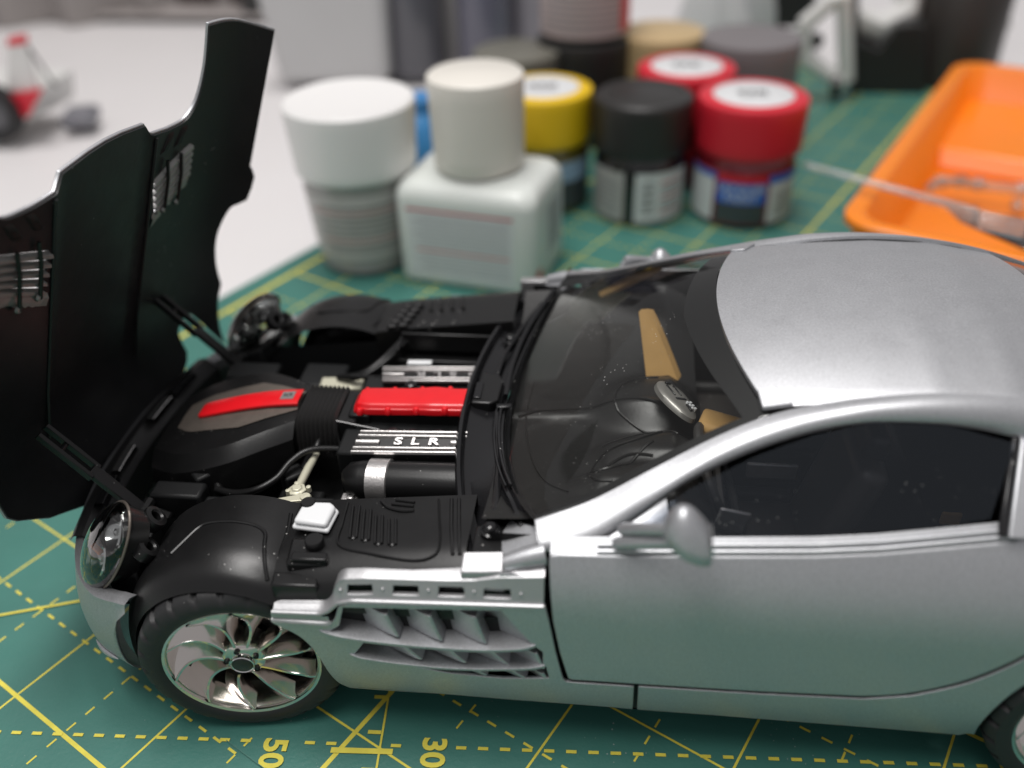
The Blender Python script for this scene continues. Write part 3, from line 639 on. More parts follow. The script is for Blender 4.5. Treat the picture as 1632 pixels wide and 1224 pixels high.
rod('deck_bead', [DK(2.78, -2.3, .01), DK(2.86, -2.8, .01), DK(2.96, -3.3, .01)], .025, BLACK, dkn, 6); rod('deck_bead', [DK(2.88, -2.3, .01), DK(2.96, -2.8, .01), DK(3.05, -3.3, .01)], .025, BLACK, dkn, 6)
rod('deck_bead', cr([DK(1.80, -2.30, .015), DK(1.92, -2.42, .02), DK(2.12, -2.50, .02), DK(2.30, -2.50, .015)], 6), .022, BLACK, dkn, 6)
rod('deck_bead', [DK(2.0, -2.28, .015), DK(2.28, -2.34, .015)], .018, BLACK, dkn, 6); rod('deck_bead', [DK(1.96, -2.36, .015), DK(2.28, -2.42, .015)], .018, BLACK, dkn, 6)
# far deck: louvre bars, corrugated block, box with an opening
for k in range(4): rod('louver_rib', [DK(1.55+.2*k, 2.75, .02), DK(1.45+.2*k, 3.2, .02)], .03, BLACK, dkf, 6)
g = G()
for i in range(5):
    for j in range(2): g.box(DK(.92+.20*j+.04*i, 2.30+.17*i, .03), (.17, .14, .10), .2)
g.obj('ribbed_block', BLACK, dkf, bevel=.02)
g = G(); g.box((1.95, 2.05, 2.95), (1.6, .06, .35)); g.box((1.95, 1.62, 2.80), (1.6, .05, .1)); g.box((1.15, 1.85, 2.9), (.06, .45, .3)); g.box((1.95, 1.85, 2.62), (1.6, .45, .06)); g.obj('air_box', BLACK, car, bevel=.015)
g = G(); g.box((1.58, 1.42, 2.92), (.42, .12, .06), .05); g.obj('sensor_plate', WHITEP, car, bevel=.015)
# moulded panel on the far wheel arch
# --- reservoir and caps on the near deck
g = G(); P_ = [(.72, -2.87), (.76, -2.45), (1.17, -2.43), (1.27, -2.52), (1.23, -2.92)]; g.prism(P_, 3.12, 3.19); rv = g.obj('fluid_reservoir', WHITEP, car, bevel=.03)
g = G(); P2 = [(lerp(x, 1.0, .10), lerp(y, -2.66, .10)) for x, y in P_]; g.prism(P2, 3.185, 3.28); g.obj('reservoir_lid', WHITEP, rv, bevel=.05, seg=3)
g = G(); g.lathe([(0, .1), (.09, .1), (.10, .08), (.10, -.1)], 20, (.85, -2.50, 3.20)); g.obj('filler_hole', DARK, rv)
g = G(); g.prism([(.74, -2.98), (1.30, -2.96), (1.34, -3.40), (.80, -3.44)], 2.7, 3.10); bx_ = g.obj('relay_box', BLACK, car, bevel=.04)
g = G(); g.lathe([(0, .10), (.11, .10), (.125, .08), (.125, -.05)], 24, (1.10, -3.10, 3.12)); g.obj('cap', BLACK, bx_, angle=50)
g = G(); g.prism([(.86, -3.28), (1.32, -3.26), (1.34, -3.40), (.86, -3.42)], 3.05, 3.16); g.obj('clip', BLACK, bx_, bevel=.02)
g = G(); g.prism([(.62, -3.45), (1.22, -3.43), (1.26, -3.66), (.66, -3.68)], 2.5, 2.95); g.obj('bracket', BLACK, bx_, bevel=.03)
# ------------------------------------------------------------------ engine
eng = empty('engine', (0, 0, 0), 0, car)
g = G(); g.box((1.75, 0, 2.3), (2.0, 2.0, 1.2)); g.obj('engine_block', BLACKM, eng, bevel=.05)
# red cover
def redcover():
    prof = [(-.285, 3.07), (-.283, 3.145), (-.275, 3.165), (-.258, 3.175), (-.235, 3.215), (-.215, 3.23), (-.19, 3.236), (0, 3.24), (.19, 3.236), (.215, 3.23), (.235, 3.215), (.258, 3.175), (.275, 3.165), (.283, 3.145), (.285, 3.07)]
    g = G(); rows = []
    for i in range(24):
        t = i/23; x = .86+1.75*t; k = 1-.25*max(0, .12-t)/.12; wv = 1+.10*math.exp(-((t-.72)/.10)**2)-.02; dz = .07*t+.02*math.exp(-((t-.7)/.12)**2)-(.10*(max(0, .06-t)/.06)**2)
        rows.append([(x+.12*(1-abs(y)/.4)*(0)-(.0), y*wv*k, z+dz) for y, z in prof])
    g.grid(rows); g.f.append(tuple(range(len(prof)))); gk = G(); gk.box((1.75, 0, 2.96), (1.66, .46, .26)); gk.obj("cover_base", BLACK, eng); rc = g.obj('engine_cover', RED, eng, angle=28)
    for k in range(4):
        for s in (-1, 1):
            g = G(); g.lathe([(0, .05), (.03, .045), (.05, .02), (.055, -.05)], 12, (.98+.45*k, s*.272, 3.14+.03*k)); g.obj('cover_bolt', RED, rc)
redcover()
def valve_cover(s):
    g = G(); pts = [(1.10, -.70), (2.75, -.70), (2.75, -1.08), (1.02, -1.08)]
    z = [3.07, 3.14, 3.04, 2.95] if s < 0 else [3.0, 3.07, 3.10, 3.02]
    pts = [(x, y*-s if False else (y if s < 0 else -y)) for x, y in pts]
    g.hexa([(x, y, 2.6) for (x, y) in pts]+[(x, y, zz) for (x, y), zz in zip(pts, z)]); vc = g.obj('valve_cover', BLACK, eng, bevel=.02)
    n = Vector((0, 0, 1))
    def V(u, v, h=0):   # u along x, v 0..1 across
        x = lerp(lerp(1.10, 1.02, v), 2.75, u); y = lerp(.70, 1.08, v)*s; zz = lerp(lerp(z[0], z[3], v), lerp(z[1], z[2], v), u); return Vector((x, y, zz+h))
    for k in range(6):
        v = .04+.185*k
        segs = ((.0, 1.0),) if k not in (2, 3) else (((.0, .22), (.86, 1.0)) if k == 2 else ((.0, .22), (.86, 1.0)))
        if k == 3: continue
        for a, b in segs:
            g = G(); hw = .055 if k != 2 else .085; vv = v if k != 2 else v+.09
            if k > 3: vv = v
            g.hexa([V(a, vv-hw), V(b, vv-hw), V(b, vv+hw), V(a, vv+hw), V(a, vv-hw*.7, .045), V(b, vv-hw*.7, .045), V(b, vv+hw*.7, .045), V(a, vv+hw*.7, .045)]); g.obj('cooling_rib', ALU, vc, bevel=.008)
    for ch, ox in (('S', -.27), ('L', -.01), ('R', .27)): lettering('letter', ch, .175, lambda x, y, z: V(.55-s*0+(x+ox)*(1 if s < 0 else -1)/1.7, .5-y/.40, .02+z), ALU, vc, ext=.022, sx=1.55, bold=.005)
    # ignition cap details between cover and red shroud
    for (x, r) in ((1.55, .12), (1.85, .10), (2.25, .13), (2.5, .09)):
        g = G(); g.lathe([(0, .07), (r*.6, .07), (r*.7, .04), (r, .03), (r, -.15)], 14, (x, s*.53, 2.93)); g.obj('coil_cap', GLOSSB, vc, angle=50)
    rod('coil_rail', cr([(1.4, s*.60, 2.95), (1.6, s*.66, 2.97), (1.85, s*.60, 2.97), (2.1, s*.66, 2.97), (2.5, s*.64, 2.99), (2.7, s*.56, 2.99)], 6), .022, GLOSSB, vc, 6)
valve_cover(-1); valve_cover(1)
g = G(); g.lathe([(0, .06), (.07, .06), (.10, .04), (.10, -.1)], 18, (1.60, .62, 3.02)); g.obj('oil_cap', GLOSSB, eng, angle=50)
# intercooler cylinders
for s in (-1, 1):
    g = G(); dz = 0 if s < 0 else -.28; a = [(1.02, s*1.36, 2.66+dz), (1.08, s*1.36, 2.68+dz), (1.25, s*1.36, 2.68+dz), (2.8, s*1.40, 2.74+dz)]; g.tube(a, [.20, .27, .31, .33], 24); cy_ = g.obj('charge_cooler', BLACK, eng, angle=50)
    g = G(); g.tube([(1.36, s*1.36, 2.685+dz), (1.37, s*1.36, 2.685+dz), (1.67, s*1.37, 2.695+dz), (1.68, s*1.37, 2.695+dz)], [.30, .338, .342, .30], 24, caps=False); g.obj('clamp_band', ALU, cy_, angle=50)
    g = G(); g.box((1.10, s*1.60, 2.50), (.26, .16, .16)); g.box((1.12, s*1.66, 2.60), (.10, .08, .06)); g.obj('bracket', ALU, cy_, bevel=.02)
# air duct with the first red panel
AB = [(-2.35, 2.55, .70), (-1.75, 2.72, 1.0), (-1.0, 2.92, .98), (-.45, 3.02, .72), (-.02, 3.06, .46)]   # x, z top, half width
g = G(); rows = []
for x, z, hw in cr(AB, 6): rows.append([(x, -hw-.30, z-.75), (x, -hw-.22, z-.22), (x, -hw-.08, z-.08), (x, -hw, z-.02), (x, -hw*.5, z+.015), (x, 0, z+.025), (x, hw*.5, z+.015), (x, hw, z-.02), (x, hw+.08, z-.08), (x, hw+.22, z-.22), (x, hw+.30, z-.75)])
g.grid(rows); ab = g.obj('air_duct', BLACK, eng, angle=30)
g = G(); rows = []
for x, z, hw in [Vector((-2.1, 2.65, .30)), Vector((-1.9, 2.70, .44)), Vector((-1.75, 2.745, .50)), Vector((-1.3, 2.87, .56)), Vector((-.9, 2.965, .60)), Vector((-.5, 3.042, .44)), Vector((-.04, 3.09, .24))]: rows.append([(x, lerp(-hw, hw, k/6), z+.022-.02*abs(k-3)/3) for k in range(7)])
g.grid(rows); g.obj('duct_plate', GUN, ab)
g = G(); rows = []
for x, z, hw in cr([(-1.78, 2.79, .15), (-1.65, 2.84, .19), (-1.0, 3.02, .20), (-.5, 3.12, .20), (-.04, 3.17, .195)], 6): rows.append([(x, -hw, z-.04), (x, -hw, z), (x, -hw+.03, z+.018), (x, hw-.03, z+.018), (x, hw, z), (x, hw, z-.04)])
g.grid(rows); rp = g.obj('duct_panel', RED, ab, angle=50)
g = G(); g.hexa([(-.36, -.10, 3.158), (-.14, -.10, 3.176), (-.14, .10, 3.176), (-.36, .10, 3.158), (-.36, -.10, 3.172), (-.14, -.10, 3.196), (-.14, .10, 3.196), (-.36, .10, 3.172)]); dc = g.obj('badge', ALU, ab)
lettering('badge_print', 'SLR', .10, lambda x, y, z: (-.25+x, -.0+y, 3.190+.109*x), GLOSSB, ab)
# ribbed bellows
g = G(); rows = []; n = 9
for i in range(n*4+1):
    t = i/(n*4); x = -.02+.66*t; b = .065*(.5-.5*math.cos(2*math.pi*t*n)); hw = lerp(.50, .46, t)+b; z = 3.06+.02*t+b
    rows.append([(x, -hw-.05, 2.45), (x, -hw-.03, z-.34), (x, -hw*.93, z-.12), (x, -hw*.75, z-.02), (x, -hw*.3, z), (x, hw*.3, z), (x, hw*.75, z-.02), (x, hw*.93, z-.12), (x, hw+.03, z-.34), (x, hw+.05, 2.45)])
g.grid(rows); g.obj('bellows', mat('bellows_rubber', (.035, .034, .034), .38), eng, angle=70)
g = G(); g.hexa([(.62, -.44, 2.5), (.92, -.44, 2.5), (.92, .44, 2.5), (.62, .44, 2.5), (.62, -.42, 3.04), (.92, -.42, 2.98), (.92, .42, 2.98), (.62, .42, 3.04)]); g.box((.95, 0, 2.95), (.35, .56, .22)); g.obj('intake_neck', BLACK, eng, bevel=.03)
rod('neck_edge', [(.62, -.40, 3.02), (1.3, -.42, 2.90)], .02, GLOSSB, eng)
# hoses and pipes
H = BLACK
for pts, r in (([pz(575, 718, 2.85), pz(500, 716, 2.80), pz(465, 735, 2.72), pz(441, 762, 2.62), pz(409, 780, 2.55), pz(375, 786, 2.45), pz(345, 780, 2.4)], .055),
               ([pz(512, 690, 2.7), pz(505, 712, 2.68), pz(490, 735, 2.5), pz(478, 760, 2.35)], .06), ([pz(368, 708, 2.5), pz(352, 735, 2.4), pz(345, 760, 2.35), pz(350, 782, 2.3)], .07),
               ([pz(645, 540, 2.95), pz(610, 575, 2.9), pz(575, 598, 2.75), pz(540, 602, 2.6)], .07), ([pz(560, 600, 2.75), pz(600, 602, 2.8), pz(625, 602, 2.85)], .04), ([pz(420, 745, 2.3), pz(460, 725, 2.4)], .05),
               ([pz(655, 535, 2.97), pz(622, 570, 2.93), pz(588, 595, 2.80), pz(560, 604, 2.7)], .045), ([pz(300, 735, 2.3), pz(340, 725, 2.45), pz(400, 700, 2.6)], .06)):
    rod('hose', cr(pts, 7), r, H, eng, 10)
for a, b in ((470, 770), (395, 745), (330, 770)):
    p = pz(a, b, 2.3); g = G(); g.box(p, (.35, .28, .5), random.random()); g.obj('pump_housing', BLACKM, eng, bevel=.04)
for xx, yy, zz, sx_, sy_ in ((-1.6, -1.55, 2.25, .8, .35), (-.9, -1.75, 2.1, .6, .5), (.2, -1.4, 2.0, .7, .5), (-1.5, 1.55, 2.3, .9, .5), (-.2, 1.5, 2.3, .8, .7), (.6, -1.8, 2.2, .5, .6)):
    g = G(); g.box((xx, yy, zz), (sx_, sy_, .5)); g.obj('ancillary', BLACKM, eng, bevel=.05)
for k in range(3):
    g = G(); p = pz((487, 540, 522)[k], (690, 683, 688)[k], 2.78); g.box(p, (.10, .06, .05), .3*k); g.obj('clip', ALU, eng, bevel=.015)
# pale linkage
lk = empty('linkage', (0, 0, 0), 0, car)
rod('link_rod', [pz(506, 722, 2.62), pz(492, 745, 2.66), pz(474, 780, 2.74)], [.045, .065, .06], CREAMM, lk, 10)
rod('link_boot', [pz(507, 700, 2.58), pz(506, 724, 2.62)], .06, BLACK, lk, 10)
g = G(); g.lathe([(0, .07), (.07, .07), (.09, .04), (.14, .03), (.14, -.05)], 6, pz(474, 782, 2.74)); g.obj('link_nut', CREAMM, lk, bevel=.01)
g = G()
p = pz(476, 783, 2.74)
for k in range(4): q_ = p+Vector((.15*math.cos(k*1.57+.4), .13*math.sin(k*1.57+.4), .02)); g.lathe([(0, .04), (.035, .035), (.04, -.05)], 8, q_)
g.obj('link_flange', CREAMM, lk)
a, b = pz(487, 794, 2.84), pz(386, 806, 2.82); t = (b-a).normalized(); n = Vector((-t.y, t.x, 0))
g = G(); g.hexa([a+n*.075+Vector((0, 0, -.02)), b+n*.012+Vector((0, 0, -.02)), b-n*.03+Vector((0, 0, -.02)), a-n*.085+Vector((0, 0, -.02)), a+n*.07+Vector((0, 0, .03)), b+n*.01+Vector((0, 0, .0)), b-n*.025, a-n*.08+Vector((0, 0, .03))]); g.obj('link_arm', CREAMM, lk, bevel=.012)
g = G(); g.lathe([(0, .05), (.07, .045), (.085, .02), (.085, -.06)], 16, a); g.obj('link_pivot', CREAMM, lk)
g = G(); g.box((.20, 1.25, 2.52), (.75, .35, .1), .1); g.obj('far_strut_mount', CREAMM, lk, bevel=.03); g = G(); g.lathe([(0, .1), (.1, .08), (.13, 0), (.13, -.1)], 14, (.45, .72, 2.62)); g.obj('far_link', CREAMM, lk)
# ------------------------------------------------------------------ cowl, wipers
def xc(y): return 2.60+.052*y*y
g = G(); rows = []
for i in range(61):
    y = -3.28+6.56*i/60; x0 = xc(y); x1 = xb(y)-.02 if abs(y) < 2.95 else xb(2.95)-.02+(abs(y)-2.95)*.2; zf = 3.26-.006*y*y; z1 = zb(min(abs(y), 2.9))-.03
    if abs(y) > 2.5: z1 = lerp(z1, 3.40, min(1, (abs(y)-2.5)/.6))
    wd = x1-x0
    rows.append([(x0-.02, y, zf-.7), (x0-.03, y, zf-.03), (x0, y, zf+.03), (x0+.05, y, zf+.04), (x0+.09, y, zf-.01), (x0+.10, y, zf-.10), (x0+.25*wd, y, zf-.13), (x0+.6*wd, y, lerp(zf-.13, z1-.06, .6)), (x0+.78*wd, y, z1-.05), (x0+.80*wd, y, z1+.02), (x0+.86*wd, y, z1+.03), (x0+.89*wd, y, z1-.03), (x0+.94*wd, y, z1+.02), (x1, y, z1+.01)])
g.grid(rows); cowl = g.obj('cowl', GLOSSB, car, angle=35)
# raised wiper motor cover in the middle
g = G(); cv = [(xc(0)+.10, -.05), (xc(0)+.40, -.06), (xc(0)+.52, .05), (xc(0)+.54, .55), (xc(.7)+.44, .72), (xc(.9)+.12, .78)]
g.prism(cv, 3.02, 3.24); g.obj('wiper_motor_cover', BLACK, cowl, bevel=.03, seg=3)
g = G(); g.box((xc(.2)+.18, .25, 3.25), (.12, .42, .04)); g.obj('cover_step', GLOSSB, cowl, bevel=.012); g = G(); g.box((3.22, -.02, 3.14), (.26, .10, .1), .1); g.obj('hinge_block', GLOSSB, cowl, bevel=.02)
# wipers
def wiper(path, r, piv):
    g = G(); g.tube(cr(path, 6), r, 8); wp = g.obj('wiper_arm', GLOSSB, cowl)
    g = G(); g.lathe([(0, .08), (.06, .075), (.09, .05), (.10, .0), (.13, -.01), (.13, -.08)], 18, piv); g.obj('wiper_pivot', GLOSSB, wp, angle=50)
pv = Vector((3.40, -3.0, 3.42))
wiper([pv, (3.40, -2.6, 3.40), (3.36, -1.9, 3.32), (3.24, -1.0, 3.20), (3.12, -.2, 3.16)], [.10]+[.085]*6+[.06]*6+[.045]*6+[.035]*6, pv+Vector((0, 0, .06)))
g = G(); g.tube([(xb(y)-.08, y, zb(y)+.05) for y in [-2.2+.1*i for i in range(22)]], .025, 6); g.tube([(xb(y)-.15, y, zb(y)+.03) for y in [-2.2+.1*i for i in range(22)]], .02, 6); g.obj('wiper_blade', GLOSSB, cowl)
pv2 = Vector((3.08, 1.0, 3.16))
wiper([(3.05, .35, 3.18), (3.02, .8, 3.2), (3.1, 1.4, 3.24), (3.35, 2.1, 3.36), (3.6, 2.6, 3.48)], .04, Vector((3.12, 1.75, 3.26)))
g = G(); g.tube(cr([(3.22, .2, 3.20), (3.24, 1.0, 3.25), (3.42, 1.9, 3.42), (3.80, 2.75, 3.68)], 8), .045, 8); g.obj('wiper_blade', GLOSSB, cowl)
# silver scuttle corners
for s in (-1, 1):
    g = G(); pts = [(3.52, s*3.02, 3.40), (3.62, s*2.75, 3.42), (3.98, s*3.0, 3.58), (4.12, s*3.44, 3.56), (3.60, s*3.42, 3.42)]
    n = len(pts); g.add([Vector(p) for p in pts]+[Vector(p)-Vector((0, 0, .2)) for p in pts], [tuple(range(n)), tuple(range(n, 2*n))[::-1]]+[(i, (i+1) % n, (i+1) % n+n, i+n) for i in range(n)]); sc_ = g.obj('scuttle_corner', SILVER, car, bevel=.02)
    g = G(); g.hexa([(3.12, s*3.40, 3.1), (3.66, s*3.40, 3.1), (3.66, s*3.68, 3.1), (3.12, s*3.68, 3.1), (3.12, s*3.40, 3.47), (3.62, s*3.38, 3.50), (3.64, s*3.66, 3.44), (3.12, s*3.68, 3.40)]); g.obj('hinge_plate', SILVER2, sc_, bevel=.02)
    g = G(); g.tube([(3.64, s*3.52, 3.44), (3.9, s*3.48, 3.52), (4.13, s*3.43, 3.56)], [.10, .13, .15], 14); g.obj('hinge_sleeve', SILVER, sc_)
    g = G(); g.grid([[(x, s*3.60, 3.40), (x, s*3.69, 3.42), (x, s*3.695, 3.36)] for x in (3.6, 3.8, 4.0, 4.14)]); g.obj('hinge_shelf', SILVER, sc_)
    g = G(); g.hexa([(3.2, s*2.85, 3.2), (3.62, s*2.85, 3.2), (3.62, s*3.40, 3.2), (3.2, s*3.40, 3.2), (3.2, s*2.85, 3.38), (3.6, s*2.85, 3.40), (3.56, s*3.40, 3.42), (3.2, s*3.40, 3.40)]); g.obj('wiper_mount', BLACK, sc_, bevel=.02)
# ------------------------------------------------------------------ cabin
cab = empty('cabin', (0, 0, 0), 0, car)
g = G(); g.grid([[(x, y, z) for x, z in ((3.3, 2.9), (3.4, 1.2), (10.0, 1.2), (10.6, 3.8))] for y in (-3.0, 0, 3.0)]); g.grid([[(x, -3.12, z) for z in (1.2, 2.4, 3.55)] for x in (3.4, 6, 10.6)]); g.grid([[(x, 3.12, z) for z in (1.2, 2.4, 3.55)] for x in (3.4, 6, 10.6)]); g.obj('cabin_tub', DARK, cab)
def zdash(x, y):
    t = (x-3.2)/2.6; z = 3.06+.058*y*y+.20*t
    b = lambda cx, cy, sx_, sy_, h: h*math.exp(-(((x-cx)/sx_)**2+((y-cy)/sy_)**2)**2.2)
    z += b(5.55, .02, .85, .62, .28)+b(5.75, -1.25, 1.05, .42, .30)+b(5.2, -1.95, .8, .30, .22)
    z -= .12*max(0, 1-((x-4.05)/.75)**2-((y+1.5)/1.25)**2)**.5*.5
    z -= .12*max(0, 1-((x-4.05)/.75)**2-((y-1.5)/1.25)**2)**.5*.5
    r = y+.10+.02*(x-3.2)**2*1.2; z += .05*math.exp(-(r/.07)**2)*(1 if x < 5.4 else max(0, 1-(x-5.4)*2))
    z -= max(0, t-.98)*1.6
    return z
g = G(); g.grid([[(x, y, zdash(x, y)) for y in [-2.9+5.8*j/90 for j in range(91)]] for x in [3.28+.045*i+(.085*abs(1)*0) for i in range(66)]])
dash = g.obj('dashboard', mat('dash_black', (.010, .0097, .0095), .36, dust=.5, dscale=11, bump=.08, bscale=18, spec=.4), cab, angle=80)
ic = pz(1080, 637, 3.78); ie1 = Vector((.46, -.86, -.10)).normalized(); ie2 = Vector((.80, .42, -.42)); ie2 = (ie2-ie1*ie2.dot(ie1)).normalized(); inr = ie1.cross(ie2); inr = inr if inr.z > 0 else -inr
def IC(u, v, h=0): return ic+ie1*(.44*u)+ie2*(.24*v)+inr*h
g = G(); rows = []
for i in range(11):
    t = i/10; rows.append([IC(math.cos(p)*t, math.sin(p)*t*(1-.25*math.cos(p)*t), .05*(1-t**4)) for p in [2*math.pi*k/36 for k in range(37)]])
rows.append([IC(math.cos(p)*1.02, math.sin(p)*1.02*(1-.25*math.cos(p)), -.07) for p in [2*math.pi*k/36 for k in range(37)]])
g.grid(rows); ip = g.obj('centre_console', mat('console_silver', (.30, .29, .27), .38, .6), cab, angle=50)
for u, v, su, sv, m_ in ((-.35, -.25, .28, .05, GLOSSB), (-.35, .25, .28, .05, GLOSSB), (.10, 0, .05, .40, GLOSSB), (.55, .1, .16, .10, BLACK), (-.75, 0, .06, .2, BLACK)):
    g = G(); g.hexa([IC(u-su, v-sv, .03), IC(u+su, v-sv, .03), IC(u+su, v+sv, .03), IC(u-su, v+sv, .03), IC(u-su, v-sv, .065), IC(u+su, v-sv, .065), IC(u+su, v+sv, .065), IC(u-su, v+sv, .065)]); g.obj('console_vent', m_, ip, bevel=.01)
for j in range(3):
    for k in range(2): g = G(); g.lathe([(0, .03), (.022, .025), (.024, -.03)], 8, IC(.30+.15*j, .25+.25*k, .05), inr); g.obj('console_button', WHITEP, ip)
def bead(nm, pts, r=.018, z=3.45):
    P_ = cr([pz(a, b, z) for a, b in pts], 6); rod(nm, [Vector((p.x, p.y, zdash(p.x, p.y)+.008)) for p in P_], r, bpy.data.materials['dash_black'], dash, 6)
bead('dash_seam', [(1050, 590), (1010, 588), (984, 606), (982, 630), (1004, 650), (1046, 672), (1080, 690)], .02, 3.6)
bead('dash_seam', [(826, 656), (880, 649), (940, 650), (1000, 660), (1050, 672)], .024, 3.2)
bead('dash_seam', [(850, 600), (838, 660), (846, 720), (868, 770), (905, 800)], .016, 3.2)
bead('dash_seam', [(1055, 690), (1010, 705), (960, 712), (942, 730), (950, 750), (985, 745), (1040, 710)], .02, 3.55)
bead('dash_seam', [(1040, 735), (1000, 728), (960, 735), (938, 752), (950, 772), (975, 778)], .02, 3.5)
bead('dash_seam', [(960, 700), (1010, 694), (1040, 690)], .014, 3.5)
# tan trim: far door capping, passenger knee panel, seats
rod('door_capping', [(4.62, 2.76, 3.60), (5.1, 2.70, 3.93), (5.6, 2.6, 4.26)], [.07, .10, .06], TAN, cab, 8)
g = G(); pts = [(5.22, 1.42, 4.08), (5.42, 1.30, 4.02), (5.80, .95, 3.40), (5.95, .62, 3.05), (5.62, .60, 3.05), (5.42, 1.0, 3.45)]
g = G(); rows = []
for i in range(11):
    t = i/10; a_ = px(lerp(1018, 1030, t), lerp(497, 602, t), 1, lerp(1.25, .75, t)); b_ = px(lerp(1032, 1082, t**.9), lerp(492, 612, t), 1, lerp(1.35, .75, t)); rows.append([a_+Vector((0, 0, 0)), a_.lerp(b_, .5)+Vector((-.03, -.02, .03)), b_, b_+Vector((.1, .15, -.1))])
g.grid(rows); g.obj('knee_panel', TAN, cab)
SEATM = mat('seat_leather', (.05, .044, .04), .42)
def seat(y0):
    g = G(); g.box((7.0, y0, 1.9), (1.6, 1.5, .5)); st_ = g.obj('seat', SEATM, cab, bevel=.2, seg=4)
    g = G(); g.box((8.0, y0, 2.9), (.45, 1.45, 2.0), 0, .25); g.obj('backrest', SEATM, st_, bevel=.18, seg=4)
    g = G(); g.box((8.28, y0, 3.95), (.32, .75, .5), 0, .2); g.obj('headrest', mat('seat_black', (.03, .028, .027), .45) if y0 < 0 else bpy.data.materials['seat_black'], st_, bevel=.12, seg=4)
    for s in (-1, 1): g = G(); g.box((6.9, y0+s*.72, 2.08), (1.5, .22, .42)); g.obj('bolster', bpy.data.materials['seat_black'], st_, bevel=.1, seg=3)
seat(-1.35); seat(1.35)
g = G(); g.hexa([(6.0, -1.15, 3.3), (6.55, -1.5, 3.5), (6.75, -1.1, 3.5), (6.2, -.75, 3.3), (6.02, -1.15, 3.85), (6.6, -1.55, 4.0), (6.75, -1.15, 4.0), (6.15, -.75, 3.9)]); g.obj('wheel_cowl', TAN, cab, bevel=.08, seg=3)
g = G(); cen = Vector((6.35, -1.5, 3.25)); axs = Vector((.9, 0, .44)).normalized(); e1 = Vector((0, 1, 0)); e2 = axs.cross(e1)
g.tube([cen+e1*(.72*math.cos(2*math.pi*k/32))+e2*(.72*math.sin(2*math.pi*k/32)) for k in range(33)], .07, 8); g.tube([cen-e1*.7, cen, cen+e1*.7], .06, 6); g.obj('steering_wheel', bpy.data.materials['seat_black'], cab)
g = G(); g.box((6.9, 0, 2.3), (3.2, .6, .9)); g.obj('centre_tunnel', DARK, cab, bevel=.12); g = G(); g.box((6.6, .05, 2.78), (.9, .42, .05)); g.obj('tunnel_plate', bpy.data.materials['console_silver'], cab, bevel=.02)
g = G(); g.hexa([(6.0, 2.9, 2.0), (9.5, 2.9, 2.0), (9.5, 3.05, 2.0), (6.0, 3.05, 2.0), (6.0, 2.75, 3.0), (9.5, 2.75, 3.0), (9.5, 3.05, 3.0), (6.0, 3.05, 3.0)]); g.obj('door_card', DARK, cab, bevel=.05)
g = G(); g.box((6.58, .35, 4.82), (.1, .75, .28), .2, .3); g.obj('rear_view_mirror', GLOSSB, cab, bevel=.05)
for nm, pt, sz, mm, rz in (('seat_trim', (8.15, -.75, 2.95), (.10, .06, .5), TAN, .3), ('seat_trim', (8.35, -.78, 2.68), (.35, .06, .12), TAN, 0), ('seat_trim', (9.7, -1.2, 2.42), (.28, .06, .22), TAN, 0), ('console_plate', (7.27, -.6, 2.62), (.75, .06, .28), ALU, 0), ('door_grip', (6.44, -2.5, 3.38), (.40, .05, .36), ALU, .2), ('foot_trim', (5.3, -2.7, 3.3), (.10, .06, .5), TAN, .2)):
    g = G(); g.box(pt, sz, 0, rz); g.obj(nm, mm, cab, bevel=.03, seg=3)
# headlining
g = G(); g.grid([[(x, y, zroof(x, y)-.10) for x in (6.5, 7.5, 8.5, 9.5, 10.4)] for y in (-2.0, -1, 0, 1, 2.0)]); g.obj('headlining', DARK, cab)
# ------------------------------------------------------------------ the raised hood
HO = Vector((-3.05, 0, 2.2)); HT = rad(69); Hd = Vector((math.cos(HT), 0, math.sin(HT))); Hn = Vector((math.sin(HT), 0, -math.cos(HT)))
def hh(s, y):
    a = abs(y); T = .10*y if abs(y) < 1.24 else (.124+.13*(y-1.24) if y > 0 else -.124+.25*(y+1.24)); h = .82-T-.62*(a/3.35)**6-.35*max(0, 1-s)**2
    h -= .05*math.exp(-((a-1.2)/.10)**2)*0
    if a < 1.15: h += .05*min(1, (1.15-a)/.12)
    return h
def HP(s, y, off=0): return HO+Hd*s+Vector((0, y, 0))-Hn*(hh(s, y)+off)
half = [(5.16, 0.0), (5.14, .40), (5.10, .72), (5.07, .98), (4.90, 1.10), (4.88, 1.16)]
half += [tuple(p.to_2d()) for p in cr([(4.83, 1.55), (4.84, 1.95), (4.97, 2.16), (5.23, 2.28), (5.7, 2.33), (6.31, 2.28)], 4)]
half += [tuple(p.to_2d()) for p in cr([(6.335, 2.6), (6.32, 2.87), (6.20, 3.34)], 3)]
half += [(5.67, 3.34), (4.7, 3.34), (3.74, 3.34), (3.68, 3.37), (3.53, 3.41), (3.30, 3.40), (3.05, 3.37)]
half += [tuple(p.to_2d()) for p in cr([(2.97, 3.28), (2.84, 3.16), (2.33, 3.05), (1.75, 3.10), (1.2, 3.24)], 5)]
half += [(.6, 3.22), (-.08, 3.14)]+[tuple(p.to_2d()) for p in cr([(.36, 2.95), (.66, 2.74), (.60, 2.55), (.40, 2.40)], 5)]
half += [(.02, 2.42), (-.1, 2.32), (-.35, 1.9), (-.55, 1.2), (-.75, .5), (-.8, 0)]
ho = half+[(s, -y) for s, y in reversed(half[1:-1])]
lv = [[(4.05, 1.24), (4.40, 2.20), (3.80, 2.18), (3.36, 1.40)]]
lv.append([(s, -y) for s, y in reversed(lv[0])])
hood = panel('hood', ho, lambda s, y: HP(s, y, 0.03), SILVER, car, thick=lambda s, y: -Hn*.05, holes=lv, step=.16, bevel=.01)
ho2 = [(s-(.03 if s > 4.5 else -.02), y*.992) for s, y in ho]
